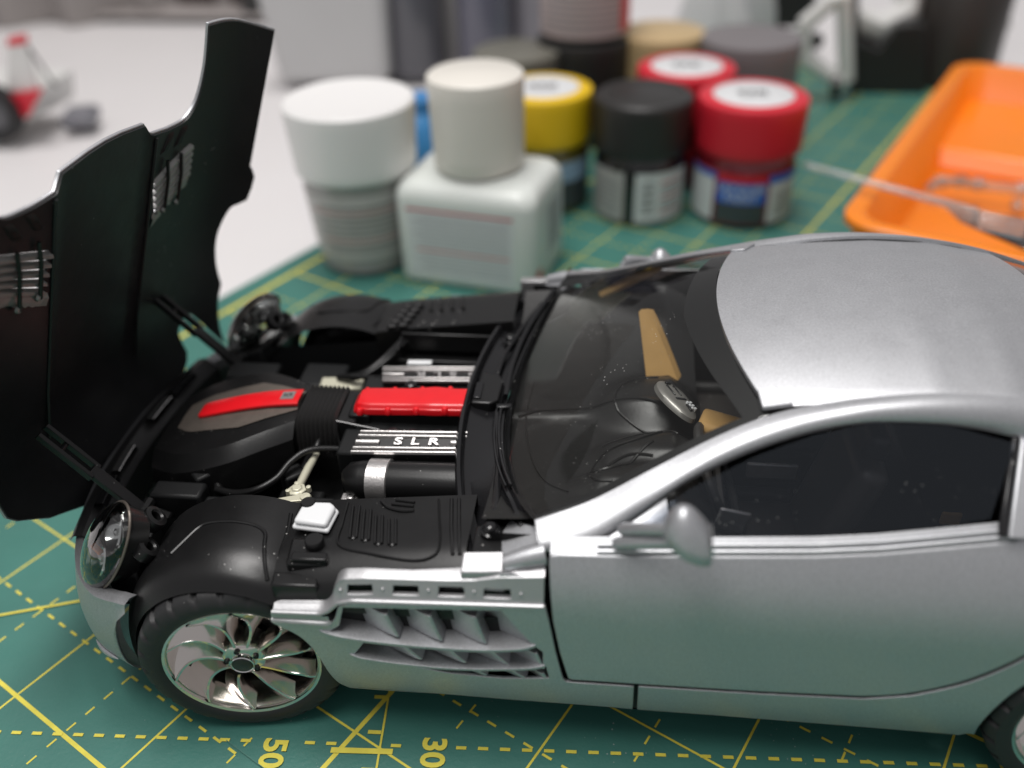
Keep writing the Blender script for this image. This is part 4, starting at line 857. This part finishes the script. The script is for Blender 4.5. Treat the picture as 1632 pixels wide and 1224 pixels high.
panel('hood_lining', ho2, lambda s, y: HP(s, y, 0.0), HOODM, hood, thick=lambda s, y: -Hn*.025, holes=lv, step=.16)
for sg in (-1, 1):     # louvre slats, spill of grey paint round them, rods behind
    for k in range(5):
        s0, s1_ = lerp(4.02, 3.40, (k+.3)/4.6), lerp(4.36, 3.82, (k+.3)/4.6); g = G(); rows = []
        for i in range(13):
            y = lerp(1.26+.03*k, 2.20, i/12); s_ = lerp(s0, s1_, i/12)
            rows.append([HP(s_+.055, sg*y, .03), HP(s_+.02, sg*y, -.05), HP(s_-.03, sg*y, -.055), HP(s_-.075, sg*y, .03)])
        g.grid(rows); g.obj('louver_slat', GREYL, hood)
    for y in (1.52, 1.88):
        rod('louver_rod', [HP(4.32, sg*y, -.05), HP(4.0, sg*y, -.09), HP(3.45, sg*y, -.09), HP(3.40, sg*y, -.04)], .028, BLACK, hood, 6)
        g = G(); g.lathe([(0, .03), (.05, .02), (.06, -.02)], 8, HP(3.46, sg*y, -.08), Hn); g.obj('rod_end', GREYL, hood)
    g = G(); pts = []; random.seed(11)
    for i in range(15):
        t = i/14; y = lerp(1.30, 2.18, t); s_ = lerp(3.30, 3.74, t); pts.append([HP(s_+.10, sg*y, -.012), HP(s_+.02, sg*y, -.03-.02*random.random()), HP(s_-.10-.06*random.random(), sg*y, -.008)])
    g.grid(pts); g.obj('louver_lip', GREYL, hood)
    for y in (1.45, 1.80):
        g = G(); rows = [[HP(lerp(4.45, 4.75, a), sg*(y+b+.18*a), -.03 if 0 < a < 1 and abs(b) < .07 else .0) for b in (-.08, -.05, .05, .08)] for a in (0, .15, .85, 1)]; g.grid(rows); g.obj('stiffener', BLACKM, hood)
    rod('hood_rib', [HP(s_, sg*1.20, -.01) for s_ in (.6, 1.5, 2.5, 3.5, 4.8)], .03, HOODM, hood, 6)
# hinge arms
for s in (-1, 1):
    a = Vector((-2.05, s*1.95, 2.45)); b = Vector((-3.0, s*1.90, 3.62)); t = (b-a).normalized(); sd = Vector((0, 1, 0)); nn_ = t.cross(sd)
    def bar(g, p0, p1, w0, th): g.hexa([p0-sd*w0-nn_*th, p0+sd*w0-nn_*th, p1+sd*w0-nn_*th, p1-sd*w0-nn_*th, p0-sd*w0+nn_*th, p0+sd*w0+nn_*th, p1+sd*w0+nn_*th, p1-sd*w0+nn_*th])
    g = G(); bar(g, a-t*.2, a.lerp(b, .58), .10, .05); arm = g.obj('hinge_arm', BLACK, car, bevel=.015)
    for k in (-1, 1):
        g = G(); p0 = a.lerp(b, .52)+sd*.105*k; bar(g, p0, p0+t*.95, .035, .055); g.obj('arm_fork', BLACK, arm, bevel=.012)
    rod('arm_pin', [a.lerp(b, .9)-sd*.12, a.lerp(b, .9)+sd*.12], .04, BLACK, arm); rod('arm_pin', [a-sd*.22-t*.1, a+sd*.22-t*.1], .09, BLACK, arm)
    g = G(); g.box(a-t*.32-Vector((0, 0, .1)), (.3, .42, .35), 0, .4); g.obj('arm_mount', BLACK, arm, bevel=.04)
# ------------------------------------------------------------------ paint jars and other things behind the car
def lathe_obj(nm, prof, c, m, par, n=56, angle=40): g = G(); g.lathe(prof, n, c); return g.obj(nm, m, par, angle=angle)
def wrap(nm, c, r, a0, a1, z0, z1, m, par, n=24):
    g = G(); g.grid([[(c[0]+r*math.cos(a), c[1]+r*math.sin(a), c[2]+z) for z in (z0, z1)] for a in [lerp(rad(a0), rad(a1), i/n) for i in range(n+1)]]); return g.obj(nm, m, par)
def wtext(nm, txt, size, c, r, a, z, m, par, sx=1.0):
    return lettering(nm, txt, size, lambda x, y, zz: (c[0]+r*math.cos(rad(a)+x/r), c[1]+r*math.sin(rad(a)+x/r), c[2]+z+y), m, par, sx=sx)
PAPER = mat('label_paper', (.66, .67, .68), .5, var=.08, vscale=2)
PAPERG = mat('label_grey', (.40, .39, .38), .5, var=.2, vscale=4)
INK = mat('ink_black', (.03, .03, .03), .5); INKR = mat('ink_red', (.55, .05, .06), .5); INKG = mat('ink_grey', (.22, .22, .23), .5); BLUE = mat('label_blue', (.03, .13, .52), .4); DKLAB = mat('label_dark', (.05, .06, .065), .4)
CAPR = mat('cap_red', (.62, .018, .035), .38, bump=.05, bscale=4); CAPK = mat('cap_black', (.022, .021, .02), .42); CAPY = mat('cap_yellow', (.78, .50, .01), .4); CAPW = mat('cap_white', (.78, .77, .76), .38); CAPC = mat('cap_cream', (.72, .69, .63), .4)
def glass_jar_mat(n, c): return mat(n, c, .12, coat=.6)
def jar(name, label, c, r, h, capm, paint, zcap, wid=None, face=-90, top=None, base=0):
    j = empty(name, (0, 0, 0)); tag(j, label, 'paint jar', 'paint jars behind the car'); C = (c[0], c[1], base)
    lathe_obj('jar_glass', [(0, .05), (r*.80, .03), (r*.92, .10), (r*.94, .3), (r*.94, zcap-.35), (r*.88, zcap-.16), (r*.82, zcap+.02), (r*.82, zcap+.1)], C, paint, j)
    prof = [(r*.86, zcap), (r*.965, zcap), (r*.985, zcap+.06)]+[(r*(.985+.015*k/6), lerp(zcap+.06, h-.12, k/6)) for k in range(1, 7)]+[(r*.985, h-.04), (r*.93, h), (0, h)]
    cap_ = lathe_obj('cap', prof, C, capm, j, 72)
    if top: lathe_obj('cap_label', [(0, h+.012), (r*.72, h+.012), (r*.73, h)], C, top, j)
    return j, C
def addlabels(j, C, r, zcap, face):
    R = r*.945+.008
    return R
def capmarks(j, C):      # blurred print on a cap label
    for k, (x_, y_, w_) in enumerate(((-.32, .12, .22), (-.05, .12, .20), (.24, .12, .26), (0, -.22, .8))):
        g = G(); g.add([(C[0]+x_-w_/2, C[1]+y_-.11+.05*(k == 3), 3.478), (C[0]+x_+w_/2, C[1]+y_-.11+.05*(k == 3), 3.478), (C[0]+x_+w_/2, C[1]+y_+.11-.05*(k == 3), 3.478), (C[0]+x_-w_/2, C[1]+y_+.11-.05*(k == 3), 3.478)], [(0, 1, 2, 3)]); g.obj('label_print', INK if k < 3 else INKG, j, smooth=False)
CAMA = lambda c: math.degrees(math.atan2(CAM.y-c[1], CAM.x-c[0]))
# red jar in front
c = (8.50, 14.38); r = 1.52; a = CAMA(c)
j, C = jar('paint_jar', 'red-capped paint jar with a blue label, in front beside the black-capped jar', c, r, 3.46, CAPR, glass_jar_mat('red_paint_glass', (.20, .01, .02)), 2.02, top=PAPER)
wrap('label', C, r*.95, a-28, a+28, .80, 1.40, BLUE, j); wrap('label_base', C, r*.95, a-28, a+28, .20, .78, DKLAB, j); wrap('label_top', C, r*.94+.008, a-28, a+28, 1.42, 1.62, CAPR, j)
wrap('label_side', C, r*.95, a-82, a-32, .18, 1.62, PAPER, j); wrap('label_side', C, r*.95, a+32, a+82, .18, 1.62, PAPER, j); wrap('label_stripe', C, r*.953, a+30, a+80, 1.38, 1.62, BLUE, j); wrap('label_stripe', C, r*.953, a-80, a-30, 1.45, 1.62, BLUE, j)
wtext('lettering', 'LACQUER', .33, C, r*.956, a, 1.22, PAPER, j, .95); wtext('lettering', 'PAINT', .33, C, r*.956, a, .95, PAPER, j);
for k in range(6): wrap('label_print', C, r*.955, a+40, a+70, .4+.13*k, .45+.13*k, INKG, j, 8)
capmarks(j, C)
# red jar behind
c = (6.8, 17.05); r = 1.48
j, C = jar('paint_jar', 'red-capped paint jar standing behind the black-capped jar', c, r, 3.46, CAPR, glass_jar_mat('red_paint_glass_rear', (.22, .012, .02)), 2.02, top=PAPER)
capmarks(j, C)
# black jar
c = (5.48, 14.32); r = 1.40; a = CAMA(c)
j, C = jar('paint_jar', 'black-capped paint jar with a white barcode label', c, r, 3.46, CAPK, glass_jar_mat('black_paint_glass', (.012, .012, .012)), 2.0)
lathe_obj('cap_rim', [(r*.80, 3.462), (r*.84, 3.49), (r*.93, 3.49), (r*.97, 3.44)], C, CAPK, j)
wrap('label', C, r*.95, a-80, a-18, .15, 1.62, PAPERG, j); wrap('label', C, r*.95, a-4, a+74, .15, 1.62, PAPER, j)
for k in range(12):
    if k % 3 != 1: wrap('barcode_bar', C, r*.955, a+4, a+20, .4+.085*k, .445+.085*k, INK, j, 4)
for k in range(7): wrap('label_print', C, r*.955, a+28, a+66, .4+.15*k, .45+.15*k, INKG if k % 3 else INKR, j, 8); wrap('label_print', C, r*.955, a-72, a-26, .4+.15*k, .44+.15*k, INKG, j, 8)
# yellow jar
c = (2.62, 14.9); r = 1.42; a = CAMA(c)
j, C = jar('paint_jar', 'yellow-capped paint jar half hidden behind the square white bottle', c, r, 3.46, CAPY, glass_jar_mat('yellow_paint_glass', (.12, .10, .02)), 2.02, top=PAPER)
wrap('label', C, r*.95, a-10, a+80, .2, 1.0, DKLAB, j); wrap('label', C, r*.95, a-10, a+80, 1.02, 1.62, mat('label_pale_blue', (.30, .42, .58), .5), j); capmarks(j, C)
# grey, tan and olive jars, the stacked pair
c = (9.05, 20.3); r = 1.66
j, C = jar('paint_jar', 'large grey-capped jar at the back beside the white stand', c, r, 3.5, mat('cap_grey', (.18, .165, .17), .45), glass_jar_mat('grey_glass', (.14, .12, .12)), .5)
c = (6.15, 21.0); r = 1.5
j, C = jar('paint_jar', 'tan-capped jar at the back between the stacked jar and the grey one', c, r, 3.5, mat('cap_tan', (.52, .38, .20), .4), glass_jar_mat('tan_glass', (.2, .14, .07)), 2.0)
c = (3.55, 20.6); r = 1.62
j, C = jar('paint_jar', 'black-capped jar at the back with another jar stacked on it', c, r, 3.46, CAPK, glass_jar_mat('dark_glass', (.03, .03, .02)), 1.4)
a = CAMA(c)
j, C = jar('paint_jar', 'jar with a pale printed label standing on top of the black-capped jar', c, r*.97, 3.6, CAPK, glass_jar_mat('dark_glass_top', (.04, .035, .035)), 2.2, base=3.47)
wrap('label', C, r*.97*.95, a-85, a+85, .18, 2.0, mat('label_pink_grey', (.44, .36, .35), .5), j)
for k in range(7): wrap('label_print', C, r*.97*.954, a-60, a+55, .4+.2*k, .47+.2*k, INKG, j, 16)
wrap('label_stripe', C, r*.97*.955, a+50, a+82, .3, 1.9, INKR, j, 8)
c = (1.35, 19.4); r = 1.45
j, C = jar('paint_jar', 'olive-grey glass jar behind the cream bottle cap', c, r, 3.3, mat('cap_olive_grey', (.16, .155, .13), .35), glass_jar_mat('olive_glass', (.10, .095, .07)), 1.2)
# white round jar
wj = empty('primer_jar', (0, 0, 0)); tag(wj, 'round white jar with a wide cap and a grey label', 'jar'); C = (-1.98, 10.85, 0); a = CAMA(C)
lathe_obj('jar_body', [(0, .03), (1.14, .03), (1.24, .10), (1.26, .3), (1.45, 2.55), (1.46, 2.8)], C, mat('jar_glass_grey', (.34, .33, .32), .2, coat=.4), wj)
lathe_obj('jar_foot', [(1.14, .0), (1.25, .02), (1.265, .14), (1.24, .16)], C, mat('jar_foot_dark', (.10, .10, .10), .3), wj)
prof = [(1.4, 2.66), (1.55, 2.66), (1.58, 2.72)]+[(1.58+.10*k/8, 2.72+(4.25-2.72)*k/8) for k in range(1, 9)]+[(1.675, 4.36), (1.61, 4.42), (1.56, 4.41), (1.45, 4.39), (0, 4.39)]
lathe_obj('cap', prof, C, CAPW, wj, 90)
gL = G(); gL.grid([[(C[0]+(1.265+.0845*z)*math.cos(a_), C[1]+(1.265+.0845*z)*math.sin(a_), z) for z in (.5, 1, 1.6, 2.32)] for a_ in [rad(a-95+190*i/36) for i in range(37)]]); gL.obj('label', mat('label_warm_grey', (.48, .46, .45), .4, var=.15, vscale=2), wj)
PALER = mat('ink_dull_red', (.46, .24, .23), .5); PALEG = mat('ink_dull_grey', (.23, .225, .22), .5)
for k in range(9): wrap('label_print', C, 1.276+.0845*(.75+.16*k)+.008, a-(60 if k % 2 else 50), a+(40 if k % 3 else 62), .75+.16*k, .80+.16*k, PALER if k in (2, 7) else PALEG, wj, 16)
# square white bottle with cream cap
sb = empty('cement_bottle', (0, 0, 0)); tag(sb, 'square white bottle with a tall cream cap', 'bottle')
P0 = pz(852, 477, 0)
dl = Vector((-.978, .21, 0)); wl = 3.75; dl.normalize(); dr = Vector((dl.y, -dl.x, 0)); dr = dr if dr.y > 0 else -dr; wr_ = 2.9
def SQ(u, v, z): p = P0+dl*(wl*u)+dr*(wr_*v); return Vector((p.x, p.y, z))
def rsq(inset, z, rc, n=6):
    out = []
    for (cu, cv, a0) in ((0, 0, 180), (1, 0, 270), (1, 1, 0), (0, 1, 90)):
        for k in range(n+1):
            a_ = rad(a0+90*k/n); x = (rc+inset if cu == 0 else wl-rc-inset)+rc*math.cos(a_); y = (rc+inset if cv == 0 else wr_-rc-inset)+rc*math.sin(a_); q = P0+dl*x+dr*y; out.append(Vector((q.x, q.y, z)))
    return out
rows = [rsq(.12, .0, .3), rsq(.02, .06, .38), rsq(0, .2, .4), rsq(0, 2.30, .4), rsq(.03, 2.5, .42), rsq(.14, 2.66, .45), rsq(.3, 2.74, .45), rsq(.7, 2.82, .4)]
rows = [r+[r[0]] for r in rows]; g = G(); g.grid(rows); n = len(rows[0])-1; g.f.append(tuple((len(rows)-1)*(n+1)+k for k in range(n))); g.f.append(tuple(range(n))[::-1])
g.obj('bottle_body', mat('bottle_white', (.66, .69, .66), .35, sub=.15), sb, angle=60)
cc = SQ(.50, .50, 0); lathe_obj('bottle_neck', [(.95, 2.7), (.95, 2.95)], cc, CAPW, sb)
lathe_obj('cap', [(.9, 2.90), (1.10, 2.90), (1.14, 2.96)]+[(1.14+.045*k/6, 2.96+2.08*k/6) for k in range(1, 7)]+[(1.17, 5.12), (1.10, 5.17), (0, 5.17)], cc, CAPC, sb, 80)
def lab(nm, u0, u1, z0, z1, m, side, off):
    g = G(); f_ = (lambda u: SQ(u, 0, 0)-dr*off) if side == 0 else (lambda u: SQ(0, u, 0)-dl*off)
    a_, b_ = f_(u0), f_(u1); g.add([a_+Vector((0, 0, z0)), b_+Vector((0, 0, z0)), b_+Vector((0, 0, z1)), a_+Vector((0, 0, z1))], [(0, 1, 2, 3)]); return g.obj(nm, m, sb, smooth=False)
lab('label', .14, .90, .25, 2.2, PAPER, 0, .006)
lab('label_stripe', .14, .90, 2.08, 2.14, INKR, 0, .01)
LAV = mat('ink_pale', (.42, .42, .45), .5)
for k in range(14): lab('label_print', .17+.0*k, (.86, .80, .84)[k % 3], .42+.115*k, .46+.115*k, LAV if k != 5 else INKR, 0, .01)
for k in range(20):
    if k % 3 != 1: lab('barcode_bar', .42, .78, .70+.068*k, .735+.068*k, INK, 1, .008)
lab('warning_mark', .08, .22, .3, .62, INKR, 1, .008); lab('label_side', .34, .86, .6, 2.1, PAPER, 1, .004)
# blue bottle glimpsed between them, dark and grey bottles behind, white tub
def simple_bottle(name, label, c, prof, m, cat='bottle', capprof=None, capm=None):
    b = empty(name, (0, 0, 0)); tag(b, label, cat); lathe_obj('bottle_body', prof, c, m, b)
    if capprof: lathe_obj('cap', capprof, c, capm, b)
    return b
simple_bottle('thinner_bottle', 'blue bottle glimpsed between the white jar and the cream cap', (-1.2, 15.4, 0), [(0, 0), (.8, 0), (.84, .1), (.84, 2.2), (.6, 2.5), (.5, 2.7)], mat('bottle_blue', (.05, .25, .55), .4), 'bottle', [(.5, 2.5), (.55, 2.55), (.55, 3.0), (0, 3.05)], mat('cap_blue', (.05, .22, .5), .4))
simple_bottle('dark_bottle', 'dark grey smoky bottle behind the cream cap', (-4.0, 28.0, 0), [(0, 0), (1.2, 0), (1.3, .2), (1.3, 6.5), (.8, 7.2), (.7, 9.5), (0, 9.5)], mat('bottle_smoke', (.10, .10, .115), .25, coat=.3))
simple_bottle('dark_bottle', 'blue-grey bottle at the back above the cream cap', (-.9, 27.5, 0), [(0, 0), (1.0, 0), (1.1, .2), (1.1, 6.5), (.7, 7.2), (.6, 9.5), (0, 9.5)], mat('bottle_slate', (.13, .13, .17), .25, coat=.3))
simple_bottle('grey_bottle', 'pale grey bottle at the back between the dark bottle and the slate one', (-2.4, 30, 0), [(0, 0), (1.2, 0), (1.3, .2), (1.3, 6.0), (.9, 7.0), (.8, 9.5), (0, 9.5)], mat('bottle_pale', (.34, .33, .33), .35))
simple_bottle('grey_bottle', 'pale violet-grey bottle just beside the stacked jar', (1.2, 29, 0), [(0, 0), (1.1, 0), (1.2, .2), (1.2, 6.0), (.9, 7.0), (.8, 9.5), (0, 9.5)], mat('bottle_violet', (.28, .27, .30), .35))
tub = empty('plastic_tub', (0, 0, 0)); tag(tub, 'white translucent plastic tub behind the round white jar', 'tub')
g = G(); base_ = [(-9.6, 26.0), (-4.9, 26.2), (-4.8, 30.5), (-9.7, 30.3)]; top_ = [(-10.0, 25.7), (-4.6, 25.9), (-4.5, 30.8), (-10.0, 30.6)]
g.hexa([(x, y, 0) for x, y in base_]+[(x, y, 4.6) for x, y in top_]); g.obj('tub_body', mat('tub_white', (.55, .55, .55), .4, var=.05, vscale=.4), tub, bevel=.5, seg=4)
g = G(); g.hexa([(x*1.0, y, 4.62) for x, y in top_]+[(x, y, 4.85) for x, y in top_]); g.obj('tub_lid', mat('tub_lid_grey', (.50, .51, .53), .35), tub, bevel=.1, seg=3)
ts = empty('tissue', (0, 0, 0)); tag(ts, 'crumpled white tissue at the back above the red caps', 'tissue')
g = G(); random.seed(5); rows = []
for i in range(22):
    t = i/21; rows.append([Vector((9.0+(1.0+1.6*t*0+.9*(1-t))*math.cos(a_)*(1+.35*math.sin(5*a_+4*t)), 29+1.2*math.sin(a_)*(1+.3*math.sin(4*a_+3*t))*(1.2-.5*t), 6.0*t+.4*math.sin(3*a_)*t)) for a_ in [2*math.pi*k/40 for k in range(41)]])
g.grid(rows); g.obj('tissue_sheet', mat('tissue_white', (.72, .71, .72), .8), ts, angle=80)
# black and white stand with a roll behind the tray
sd_ = empty('airbrush_stand', (0, 0, 0)); tag(sd_, 'black and white bracket stand behind the orange tray', 'stand')
STW = mat('stand_white', (.70, .70, .68), .35); STB = mat('stand_black', (.018, .018, .018), .45)
def bar2(nm, pts, r_, m): g = G(); g.tube(pts, r_, 10); return g.obj(nm, m, sd_)
def slab(nm, pts, dy, m, bev=.06):      # outline in x, z at depth y, with real thickness
    n = len(pts); g = G(); V_ = [Vector(p) for p in pts]; g.add(V_+[p+Vector((dy*.25, dy, 0)) for p in V_], [tuple(range(n)), tuple(range(n, 2*n))[::-1]]+[(i, (i+1) % n, (i+1) % n+n, i+n) for i in range(n)]); return g.obj(nm, m, sd_, bevel=bev)
K = [px(x_, y_, 1, 24.6) for x_, y_ in ((1280, 40), (1322, 4), (1345, -6), (1348, 128), (1328, 124), (1284, 94))]
for a_, b_ in zip(K, K[1:]+K[:1]): bar2('frame_bar', [a_, b_], .30, STW)
bar2('frame_knob', [px(1300, 65, 1, 24.4), px(1300, 65, 1, 25.0)], .30, STB)
slab('side_plate', [px(1351, -10, 1, 24.8), px(1366, -10, 1, 24.8), px(1366, 150, 1, 24.8), px(1351, 135, 1, 24.8)], 1.6, STB)
slab('support_plate', [px(1356, 62, 1, 25.4), px(1400, 80, 1, 25.4), px(1430, 40, 1, 25.4), px(1475, 40, 1, 25.4), px(1475, 178, 1, 25.4), px(1356, 178, 1, 25.4)], 1.0, STB)
slab('back_plate', [px(1190, -30, 1, 31), px(1300, -30, 1, 31), px(1300, 44, 1, 31), px(1190, 44, 1, 31)], 1.0, STB)
ctr = px(1512, 100, 1, 27.4); ctr.z = 0; g = G(); rows = []
for i in range(33):
    a_ = 2*math.pi*i/32; rows.append([(ctr.x+r_*math.cos(a_), ctr.y+r_*math.sin(a_), z) for r_, z in ((1.2, .02), (1.75, .05), (1.78, .3), (1.72, 4.4), (1.65, 4.5), (0.001, 4.5))])
g.grid(rows); g.obj('drum', mat('drum_black', (.035, .030, .027), .4), sd_)
bar2('frame_bar', [px(1365, 30, 1, 26.6), px(1400, 45, 1, 26.4), px(1445, 20, 1, 27.0), px(1450, -20, 1, 27.2)], .55, STW)
bar2('frame_bar', [px(1540, -8, 1, 29.0), px(1590, 0, 1, 29.4), px(1600, 40, 1, 29.6), px(1580, 60, 1, 29.6)], .3, STW)
bar2('foot', [px(1330, 150, 2, .15), px(1333, 128, 2, .9)], .2, STB)
# orange tray
ty = empty('parts_tray', (0, 0, 0)); tag(ty, 'orange plastic parts tray beyond the car roof', 'tray'); ORG = mat('tray_orange', (.88, .235, .010), .34, bump=.04, bscale=3, sub=.1)
TA = rad(64); e1 = Vector((math.cos(TA), math.sin(TA), 0)); e2 = Vector((math.sin(TA), -math.cos(TA), 0)); TZ = 2.3; T0 = pz(1332, 352, TZ); T0.z = 0; TL, TW = 14.6, 13.0
def TP(a, b, z): p = T0+e1*a+e2*b; return Vector((p.x, p.y, z))
def rr(ins, z, rc, n=8):
    out = []
    for (u, v, a0) in ((0, 0, 180), (1, 0, 270), (1, 1, 0), (0, 1, 90)):
        for k in range(n+1):
            a_ = rad(a0+90*k/n); x = (ins+rc if u == 0 else TL-ins-rc)+rc*math.cos(a_); y = (ins+rc if v == 0 else TW-ins-rc)+rc*math.sin(a_); out.append(TP(x, y, z))
    return out+[TP(ins+rc-rc, ins+rc, z)]
rows = [rr(.55, .0, .5), rr(.45, .1, .6), rr(.18, TZ-.25, .85), rr(.16, TZ-.22, .85), rr(0, TZ-.20, .9), rr(0, TZ-.03, .9), rr(.04, TZ, .9), rr(.38, TZ, .7), rr(.44, TZ-.04, .65), rr(.78, .55, .5), rr(.9, .42, .4), rr(2.5, .40, .4)]
g = G(); g.grid(rows); n = len(rows[0]); g.f.append(tuple((len(rows)-1)*n+k for k in range(n-1))); g.obj('tray_shell', ORG, ty, angle=50)
g = G(); g.hexa([TP(9.2, .75, .4), TP(15.0, .75, .4), TP(15.0, 12.2, .4), TP(9.2, 12.2, .4), TP(9.6, .60, 1.0), TP(15.1, .6, 1.3), TP(15.1, 12.3, 1.3), TP(9.6, 12.3, 1.0)]); g.obj('tray_step', ORG, ty, bevel=.15, seg=3)
# clear sprue in the tray
sp1 = empty('clear_rod', (0, 0, 0)); tag(sp1, 'clear plastic rod resting across the edge of the orange tray', 'rod')
a_, b_ = pz(1283, 262, 2.75), pz(1560, 338, 2.45); b2_ = pz(1660, 400, 1.95)
g = G(); g.hexa([a_+Vector((0, -.10, -.06)), b_+Vector((0, -.13, -.06)), b_+Vector((0, .13, -.06)), a_+Vector((0, .10, -.06)), a_+Vector((0, -.08, .06)), b_+Vector((0, -.11, .06)), b_+Vector((0, .11, .06)), a_+Vector((0, .08, .06))]); g.obj('rod_bar', CLEARP, sp1, bevel=.03)
g = G(); c1, c2, c3, c4 = pz(1500, 322, 2.42), pz(1640, 352, 2.44), pz(1645, 402, 2.44), pz(1530, 352, 2.42); g.hexa([p+Vector((0, 0, -.04)) for p in (c4, c3, c2, c1)]+[p+Vector((0, 0, .04)) for p in (c4, c3, c2, c1)]); g.obj('rod_plate', LENS, sp1, bevel=.02)
sp2 = empty('clear_sprue', (0, 0, 0)); tag(sp2, 'clear plastic sprue frame lying inside the orange tray', 'sprue')
pts = [pz(1480, 300, .9), pz(1500, 290, 1.0), pz(1530, 290, 1.0), pz(1560, 296, .95), pz(1600, 300, .95), pz(1650, 306, .95)]
g = G(); g.tube(cr(pts, 6), .13, 10); g.obj('sprue_runner', CLEARP, sp2)
for k, (x_, y_) in enumerate(((1500, 290), (1530, 289), (1558, 294), (1625, 312))):
    g = G(); g.box(pz(x_, y_, 1.0), (.35 if k < 3 else .5, .3, .28 if k < 3 else .6), .4*k); g.obj('sprue_part', CLEARP if k != 1 else LENS, sp2, bevel=.05)
# small white and red model at the far left
tm = empty('toy_racer', (0, 0, 0)); tag(tm, 'small white and red model car with a tall fin, far left', 'model car')
TWH = mat('toy_white', (.72, .72, .70), .35); TRD = mat('toy_red', (.65, .02, .04), .35)
def B(*p): return [Vector((-17.4, 19.6, 0))+Vector(q) for q in p]
g = G(); g.hexa(B((-7, -.1, .5), (.2, -.1, .55), (.6, 3.0, .5), (-7, 3.0, .5), (-7, 0, 1.9), (.9, 0, 1.75), (1.0, 2.9, 1.7), (-7, 2.9, 1.9))); g.obj('toy_body', TWH, tm, bevel=.15, seg=3)
g = G(); g.hexa(B((.28, -.30, .85), (.55, -.30, .85), (.55, -.08, .85), (.28, -.08, .85), (.10, -.30, 1.65), (1.50, -.30, 1.9), (1.50, -.08, 1.9), (.10, -.08, 1.65))); g.obj('toy_side', TRD, tm, bevel=.03)
g = G(); g.hexa(B((.0, -.12, 1.75), (1.20, -.12, 1.7), (1.20, .15, 1.7), (.0, .15, 1.75), (.65, -.12, 3.45), (1.30, -.12, 3.5), (1.30, .15, 3.5), (.65, .15, 3.45))); g.obj('toy_fin', TWH, tm, bevel=.05)
g = G(); g.hexa(B((.62, -.16, 3.35), (1.32, -.16, 3.42), (1.32, .18, 3.42), (.62, .18, 3.35), (.75, -.16, 3.62), (1.33, -.16, 3.7), (1.33, .18, 3.7), (.75, .18, 3.62))); g.obj('toy_fin_tip', TRD, tm, bevel=.03)
g = G(); g.tube(B((1.25, .1, 3.3), (1.75, .1, 2.0), (1.9, .1, 1.9)), .05, 6); g.obj('toy_wire', RUBBER, tm)
g = G(); g.lathe([(0, -.25), (.7, -.25), (1.0, -.3), (1.05, -.2), (1.05, .3), (.92, .35), (.66, .3), (.64, .2), (0, .2)], 36, B((-.62, -.35, 1.05))[0], (0, -1, 0)); g.obj('toy_wheel', RUBBER, tm)
g = G(); g.lathe([(0, .26), (.2, .26), (.58, .22), (.64, .2)], 24, B((-.62, -.35, 1.05))[0], (0, -1, 0)); g.obj('toy_rim', mat('toy_rim_grey', (.12, .12, .13), .4), tm)
g = G(); g.box(B((1.6, 1.4, .3))[0], (1.2, 1.6, .5), .3); g.obj('toy_exhaust', mat('toy_grey', (.16, .16, .18), .4), tm, bevel=.15)
# far clutter at the back of the desk
bxs = empty('curtain', (0, 0, 0)); tag(bxs, 'grey curtain hanging in folds behind the far left of the desk', 'curtain')
g = G(); rows = []
for i in range(81):
    u = i/80; x = -50+36*u; y = 30.2+10.5*u+.7*math.sin(u*60)+.4*math.sin(u*23+1); rows.append([(x, y, z) for z in (-.2, 6, 12, 20)])
g.grid(rows); g.obj('curtain_cloth', mat('curtain_grey', (.30, .275, .265), .8, var=.1, vscale=.4), bxs)
dk_ = empty('dark_case', (0, 0, 0)); tag(dk_, 'dark brown case at the back edge above the raised hood', 'case')
g = G(); g.box((-17.2, 41.8, 2), (6.5, 5, 4), -.05); g.obj('case_body', mat('case_brown', (.07, .05, .045), .4), dk_, bevel=.3); g = G(); g.box((-14.6, 38.6, .9), (2.0, 1.6, 1.8), .2); g.obj('case_foot', mat('case_black', (.03, .03, .03), .4), dk_, bevel=.2)
sh_ = empty('cloth', (0, 0, 0)); tag(sh_, 'grey-brown folded cloth lying on the desk at the back', 'cloth')
g = G(); rows = [[(-28+17*u, 37.5+5*v-.6*u, .12+.22*math.sin(9*v+3*u)**2*math.sin(math.pi*v)**.5) for v in [k/12 for k in range(13)]] for u in [k/10 for k in range(11)]]; g.grid(rows); g.obj('cloth_sheet', mat('cloth_grey', (.34, .31, .30), .8, var=.1, vscale=1), sh_)
